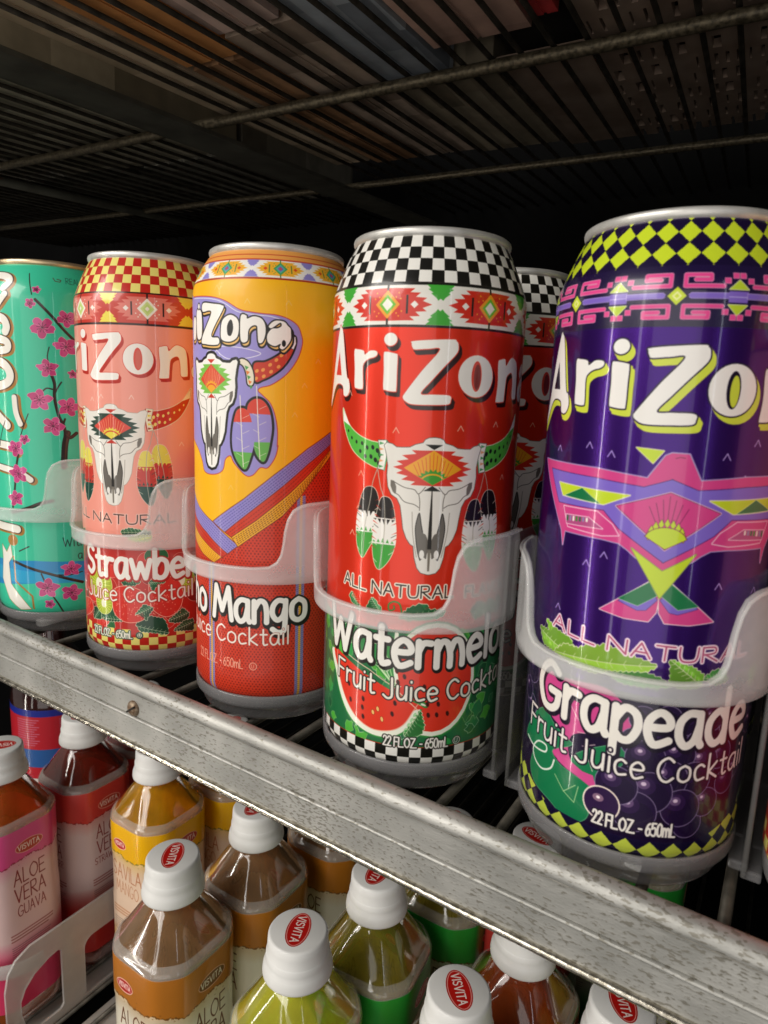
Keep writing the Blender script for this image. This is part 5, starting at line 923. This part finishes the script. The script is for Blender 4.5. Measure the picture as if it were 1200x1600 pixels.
# a fine vertical break on the tamper band and knurls
LW = 4*67.0
def bottle_label(band, edge, paper, ink, words, low, small=False):
    cv = Canvas(0, LW, ZB, ZT, 4.2, paper); rr = np.random.default_rng(len(words[0])+len(band)+int(band, 16) % 97)
    zb0 = -84.0
    X, Z = np.meshgrid(cv.X, cv.Z); wob = zb0+1.3*np.sin(X*.17+1)+.6*np.sin(X*.43)+.3*np.sin(X*1.3+2*np.sin(X*.21))+.18*np.sin(X*3.1+3*np.sin(X*.37))
    P_ = np.array([*lin(paper), 0]); Bn = np.array([*lin(band), 0]); Ed = np.array([*lin(edge), 0]); Lo = np.array([*lin(low), 0])
    fade = np.clip((Z-(wob-13))/13, 0, 1)[..., None]*.28; cv.a[:] = P_*(1-fade)+Bn*fade
    fade = np.clip((-150-Z)/22, 0, 1)[..., None]; cv.a[:] = cv.a*(1-fade)+Lo*fade
    cv.a[Z > wob] = Bn; e = np.abs(Z-wob) < (.42+.25*np.sin(X*.9)+.2*np.sin(X*2.3+2*np.sin(X*.5))); cv.a[e] = Ed
    for _ in range(120): x = rr.uniform(0, LW); cv.ell(x, zb0+rr.normal(0, 1.6), rr.uniform(.2, .9), rr.uniform(.1, .4), edge, op=.5)
    for f in range(4):
        # sleeve u runs anticlockwise seen from above; faces centred at 0, 1/4, 1/2, 3/4
        cx = (f*LW/4) % LW; big = f % 2 == 0
        for cx_ in ((cx, cx+LW) if f == 0 else (cx,)):
            oz = -73.5; rx, rz = (13.5, 5.4) if big else (9.5, 4.6); ox = cx_+(1 if big else -8)
            cv.ell(ox, oz, rx, rz, 'f0b8a8' if big else 'f4d8d0'); cv.ell(ox, oz, rx-.6, rz-.6, 'c4261e' if not big else edge if ink == 'k' else 'c2402a'); cv.text('VISVITA', ox, oz-2.0*(1 if big else .8), 4.4 if big else 3.4, .75 if big else .65, 'f6ece4', width=(rx*2-5), center=True)
            z = -100.5
            for w_, h_, wd_ in words:
                cv.text(w_, cx_+1, z-h_+9, h_, wd_, ink_c[ink], width=min(44, (len(w_)*.62+.1)*h_), center=True); z -= h_+3.2
            for q in range(3): cv.line([(cx_-20, z-2-q*2.6), (cx_+20-5*(q == 2), z-2-q*2.6)], 1.3, ink_c[ink], op=.55)
            for q in range(7): cv.line([(cx_-20, z-13-q*1.9), (cx_+19-rr.uniform(0, 4), z-13-q*1.9)], .6, '5a4a48', op=.6)
    return cv
ink_c = {'r': '8a2a24', 'k': '6a3a1c', 'o': 'b86a3a', 'g': '3a5a2c'}
def lmat(nm, cv, band_alpha=1):
    m = mat(nm, rough=.3, coat=.35); N, L, b = nodes(m); t = N.new('ShaderNodeTexImage'); t.image = cv.image(nm+'_print'); t.interpolation = 'Cubic'; L.new(t.outputs['Color'], b.inputs['Base Color'])
    tc = N.new('ShaderNodeTexCoord'); no = N.new('ShaderNodeTexNoise'); no.inputs['Scale'].default_value = 45; no.inputs['Detail'].default_value = 3; L.new(tc.outputs['Object'], no.inputs['Vector'])
    bp = N.new('ShaderNodeBump'); bp.inputs['Strength'].default_value = .18; bp.inputs['Distance'].default_value = .002; L.new(no.outputs['Fac'], bp.inputs['Height']); L.new(bp.outputs[0], b.inputs['Normal']); return m
def juice(nm, c, rough=.12):
    m = mat(nm, c, rough=rough, coat=1.0, trans=.6, ior=1.34); N, L, b = nodes(m); b.inputs['Coat Roughness'].default_value = .03
    tc = N.new('ShaderNodeTexCoord'); no = N.new('ShaderNodeTexNoise'); no.inputs['Scale'].default_value = 55; no.inputs['Detail'].default_value = 4; L.new(tc.outputs['Object'], no.inputs['Vector'])
    cr = N.new('ShaderNodeValToRGB'); cr.color_ramp.elements[0].color = (*[v*.75 for v in c], 1); cr.color_ramp.elements[1].color = (*[min(1, v*1.2) for v in c], 1); cr.color_ramp.elements[0].position = .3; cr.color_ramp.elements[1].position = .7; L.new(no.outputs['Fac'], cr.inputs[0]); L.new(cr.outputs[0], b.inputs['Base Color'])
    bp = N.new('ShaderNodeBump'); bp.inputs['Strength'].default_value = .10; bp.inputs['Distance'].default_value = .002; L.new(no.outputs['Fac'], bp.inputs['Height']); L.new(bp.outputs[0], b.inputs['Normal']); return m
AL = [('ALOE', 12.5, 1.05), ('VERA', 12.5, 1.05)]
FL = {'guava': (('e0508c', 'a02040', 'e6c4c0', 'r', AL+[('GUAVA', 9, .75)], 'd83c64'), (.60, .13, .015)),
      'berry': (('cf4038', '9a1c1c', 'e0c8c4', 'r', AL+[('STRAWBERRY', 6, .5)], 'b8302c'), (.28, .035, .015)),
      'mango': (('f2b604', '8a7a1c', 'e6c9ae', 'o', [('SAVILA', 13, .9), ('MANGO', 11, .6)], 'e0a040'), (.85, .40, .01)),
      'peach': (('b87020', '7a4c14', 'ece2cc', 'k', AL, 'c08038'), (.46, .25, .11)),
      'lime': (('7cc030', '4a7a1c', 'e8e8cc', 'g', AL, '6ab030'), (.85, .80, .06)),
      'green': (('2a9a34', '5a4a14', 'dfe0c4', 'g', AL, '2a8a30'), (.42, .33, .03)),
      'red': (('b03020', '701408', 'e6cfc0', 'r', AL, 'a02018'), (.45, .08, .015))}
FM = {}
for k_, (la, ju) in FL.items(): FM[k_] = (lmat(k_+'_label', bottle_label(*la)), juice(k_+'_juice', ju))
# cap emblem
cvc = Canvas(-17, 17, -17, 17, 12, 'dcdad4'); cvc.ell(0, 0, 5.6, 10.4, 'b81c18', rot=0); cvc.ell(0, 0, 5.1, 9.9, 'e89a90'); cvc.ell(0, 0, 4.7, 9.5, 'c01812')
cc = Canvas(-17, 17, -17, 17, 12, 'c01812'); cc.text('VISVITA', 0, -1.9, 3.9, .62, 'f4e4dc', width=16.5, center=True); inner = ((np.meshgrid(cvc.X, cvc.Z)[0]/4.7)**2+(np.meshgrid(cvc.X, cvc.Z)[1]/9.5)**2) < .93
cr_ = np.rot90(cc.a, 1); cvc.a[inner] = cr_[inner]
m_em = mat('cap_emblem', rough=.42); N, L, b = nodes(m_em); t = N.new('ShaderNodeTexImage'); t.image = cvc.image('cap_emblem_print'); t.interpolation = 'Cubic'; L.new(t.outputs['Color'], b.inputs['Base Color'])
nr = 40; em_v = [(6.8*math.cos(2*math.pi*k/nr), 12.2*math.sin(2*math.pi*k/nr), .06) for k in range(nr)]
em_me = mesh('cap_emblem', em_v, [tuple(range(nr))], False, lambda p, k, li: (em_v[k][0]/40.6+.5, em_v[k][1]/39.5+.5)); em_me.materials.append(m_em)
def bottle(x, y, z, fl, rotc, label, yaw=0, emb=True):
    o = empty('juice_bottle', (x, y, z), label, 'bottle', 'aloe juice bottles on the shelf below the cans'); lm_, jm = FM[fl]
    for me, m in ((shoulder, jm), (lab_me, lm_), (bot_me, jm), (cap_me, None), (ridge_me, None)):
        me2 = me if m is None else me.copy()
        if m is not None: me2.materials.clear(); me2.materials.append(m)
        q = bpy.data.objects.new(me.name.split('.')[0], me2); col.objects.link(q); q.parent = o
        if me is cap_me and emb: e = bpy.data.objects.new('cap_emblem', em_me); col.objects.link(e); e.parent = q; e.rotation_euler = (0, 0, math.radians(rotc-yaw))
    o.rotation_euler = (0, 0, math.radians(yaw)); return o
BT = [(-384, 22, -147, 'guava', -40, 'pink guava aloe bottle at the left edge', 0),
      (-390, 98, -153, 'berry', 20, 'strawberry red aloe bottle with its cap under the rail', 0),
      (-296, 104, -156, 'mango', 10, 'yellow mango aloe bottle behind the brown one', 0),
      (-182, 24, -157, 'peach', 35, 'brown aloe bottle in the front row with a red emblem on its cap', 0),
      (-174, 93, -157, 'peach', 10, 'brown aloe bottle second in its lane', 0),
      (-158, 168, -158, 'peach', 10, 'brown aloe bottle third in its lane, under the rail', 0),
      (-78, 24, -158, 'lime', 22, 'yellow green aloe bottle in the front row', 0),
      (-67, 90, -160, 'green', 5, 'green aloe bottle second in its lane', 6),
      (-52, 165, -160, 'green', 5, 'green aloe bottle deep in its lane', 0),
      (11, 48, -166, 'red', 40, 'red aloe bottle with a tilted red emblem on its cap at the bottom edge', 0),
      (22, 118, -170, 'red', 5, 'dark red aloe bottle with its cap under the rail', 0),
      (84, 96, -172, 'lime', 30, 'aloe bottle whose capped top shows at the lower right', 0),
      (4, 188, -163, 'berry', 75, 'aloe bottle glimpsed between the trays left of the purple can', 0),
      (-400, 170, -157, 'berry', 0, 'strawberry aloe bottle deep in its lane at left', 0),
      (-284, 176, -161, 'mango', 0, 'yellow mango aloe bottle deep in its lane', 0),
      (18, 280, -168, 'green', 5, 'green aloe bottle far back under the trays', 0), (60, 300, -170, 'green', 5, 'green aloe bottle at the very back under the trays', 0), (90, 168, -172, 'green', 0, 'green aloe bottle deep in the right lane', 0), (165, 60, -175, 'green', 0, 'green aloe bottle under the right end of the rail', 0), (160, 130, -175, 'peach', 0, 'brown aloe bottle under the right end of the rail', 0)]
for x, y, z, fl, rc, lb, yw in BT: bottle(x, y, z, fl, rc, lb, yw)
# red bottle with a blue printed band standing behind at far left
rb_o = empty('soda_bottle', (-560, 175, -150), 'dark red bottle with a blue and red label at the far left', 'bottle')
cvs = Canvas(0, 220, -110, 0, 3, 'b81f2c'); cvs.rect(0, 220, -8, 0, '1c2a8a'); cvs.rect(0, 220, -70, -48, '2a5a9a'); cvs.rect(0, 220, -110, -84, 'd8d4cc')
for q in range(12):
    for x0 in range(0, 220, 36): cvs.line([(x0+4, -12-q*2.8), (x0+24-(q % 3)*2, -12-q*2.8)], .8, 'c8a0c0', op=.7)
ms = mat('soda_label', rough=.35, coat=.3); N, L, b = nodes(ms); t = N.new('ShaderNodeTexImage'); t.image = cvs.image('soda_print'); L.new(t.outputs['Color'], b.inputs['Base Color'])
me = lathe('label_sleeve', [(46.3, -165), (46.3, -60)], 64, uv=None); ul = me.uv_layers.new(name='UVMap'); 
vi = np.empty(len(me.loops), dtype=np.int32); me.loops.foreach_get('vertex_index', vi); ul.data.foreach_set('uv', np.stack([(vi//2)/64, np.where(vi % 2 == 0, 0.0, 1.0)], 1).ravel().astype(np.float32)); link('label_sleeve', me, rb_o, [ms])
link('bottle_body', weld(lathe('bottle_body', [(14, 28), (14, 10), (18, 0), (36, -28), (44, -46), (46, -58), (46, -230), (0, -232)], 64)), rb_o, [juice('soda', (.06, .008, .006))]); link('bottle_cap', weld(lathe('bottle_cap', [(0, 42), (15, 42), (16, 40), (16, 24), (14, 24)], 48)), rb_o, [M_cap])
# ------------------------------------------------------------------ lower shelf: wires, and the clear fence with rounded windows
low = empty('lower_wire_shelf', (0, 0, -394), 'wire shelf the juice bottles stand on', 'shelf')
lw_me = tube('wire', [(0, -20, 0), (0, 300, 0), (0, 600, 0)], 2, 8); lw_me.materials.append(M_lwire)
for k in range(-28, 12):
    o = bpy.data.objects.new('wire', lw_me); col.objects.link(o); o.parent = low; o.location = Vector((k*24, 0, zoff(k*24)-2))*MM
link('cross_rod', tube('cross_rod', [(-700, 10, 13), (300, 10, -16)], 4, 10), low, [M_rod])

# divider panel with rounded windows between the first two bottle lanes, and the curved front band of the lane
def rrect(y0, y1, z0, z1, r, n=5):
    out = []
    for cy, cz, a0 in ((y1-r, z1-r, 0), (y0+r, z1-r, 90), (y0+r, z0+r, 180), (y1-r, z0+r, 270)):
        for k in range(n+1): a = math.radians(a0+90*k/n); out.append((cy+r*math.cos(a), cz+r*math.sin(a)))
    return out
import bmesh
def panel(name, outer, holes, x, th):
    cu = bpy.data.curves.new(name, 'CURVE'); cu.dimensions = '2D'; cu.fill_mode = 'BOTH'; cu.extrude = th/2*MM; cu.bevel_depth = .35*MM; cu.bevel_resolution = 1
    for P in [outer]+holes:
        sp = cu.splines.new('POLY'); sp.points.add(len(P)-1); sp.use_cyclic_u = True
        for i, (y, z) in enumerate(P): sp.points[i].co = (y*MM, z*MM, 0, 1)
    o = bpy.data.objects.new(name, cu); col.objects.link(o); dg = bpy.context.evaluated_depsgraph_get(); me = bpy.data.meshes.new_from_object(o.evaluated_get(dg)); bpy.data.objects.remove(o)
    for v in me.vertices: a, b_, c_ = v.co; v.co = (x*MM+c_, a, b_)
    me.name = name; return me
bt = empty('bottle_lane_tray', (-380, 24, -386), 'clear plastic lane tray with rounded side windows in front of the pink bottle', 'tray')
M_clear = frosted('clear_lane_plastic', (.66, .64, .60), .52, .3)
w1 = [(38-380*0, 66), (38, 12), (34, 10)]; 
yo = -24
win1 = [(y+yo, z+386) for y, z in [(37, -322), (37, -374), (34, -377), (12, -377), (5, -368), (2, -355), (2, -343), (6, -334), (14, -326), (26, -321), (34, -319.5)]]
win2 = rrect(57+yo, 112+yo, 386-392, 386-328, 9); win3 = rrect(130+yo, 190+yo, 386-392, 386-328, 9)
outer = [(-9+yo, -4), (-9+yo, 60), (-6+yo, 74), (0+yo, 82), (12+yo, 87), (240+yo, 88), (240+yo, -4)]
win2 = [(y, max(z, 4)) for y, z in win2]; win3 = [(y, max(z, 4)) for y, z in win3]; win1 = [(y, max(z, 6)) for y, z in win1]
link('side_panel', panel('side_panel', outer, [win1, win2, win3], 41.5, 1.6), bt, [M_clear])
link('front_band', weld(lathe('front_band', [(41.5, 62), (42.6, 63), (42.6, 74), (41.5, 75), (40.6, 74), (40.6, 63), (41.5, 62)], 48, -95, 88)), bt, [M_clear])
link('tray_floor', boxm('tray_floor', -38, 38, -20, 230, -4, -2, .4), bt, [M_clear])
for x, y, z, lb in ((-285, 60, -388, 'clear plastic lane tray under the yellow mango bottle'), (-180, 24, -390, 'clear plastic lane tray under the brown bottles')):
    b2 = empty('bottle_lane_tray', (x, y, z), lb, 'tray')
    for ch in bt.children:
        if ch.name.startswith('front'): continue
        q = ch.copy(); col.objects.link(q); q.parent = b2
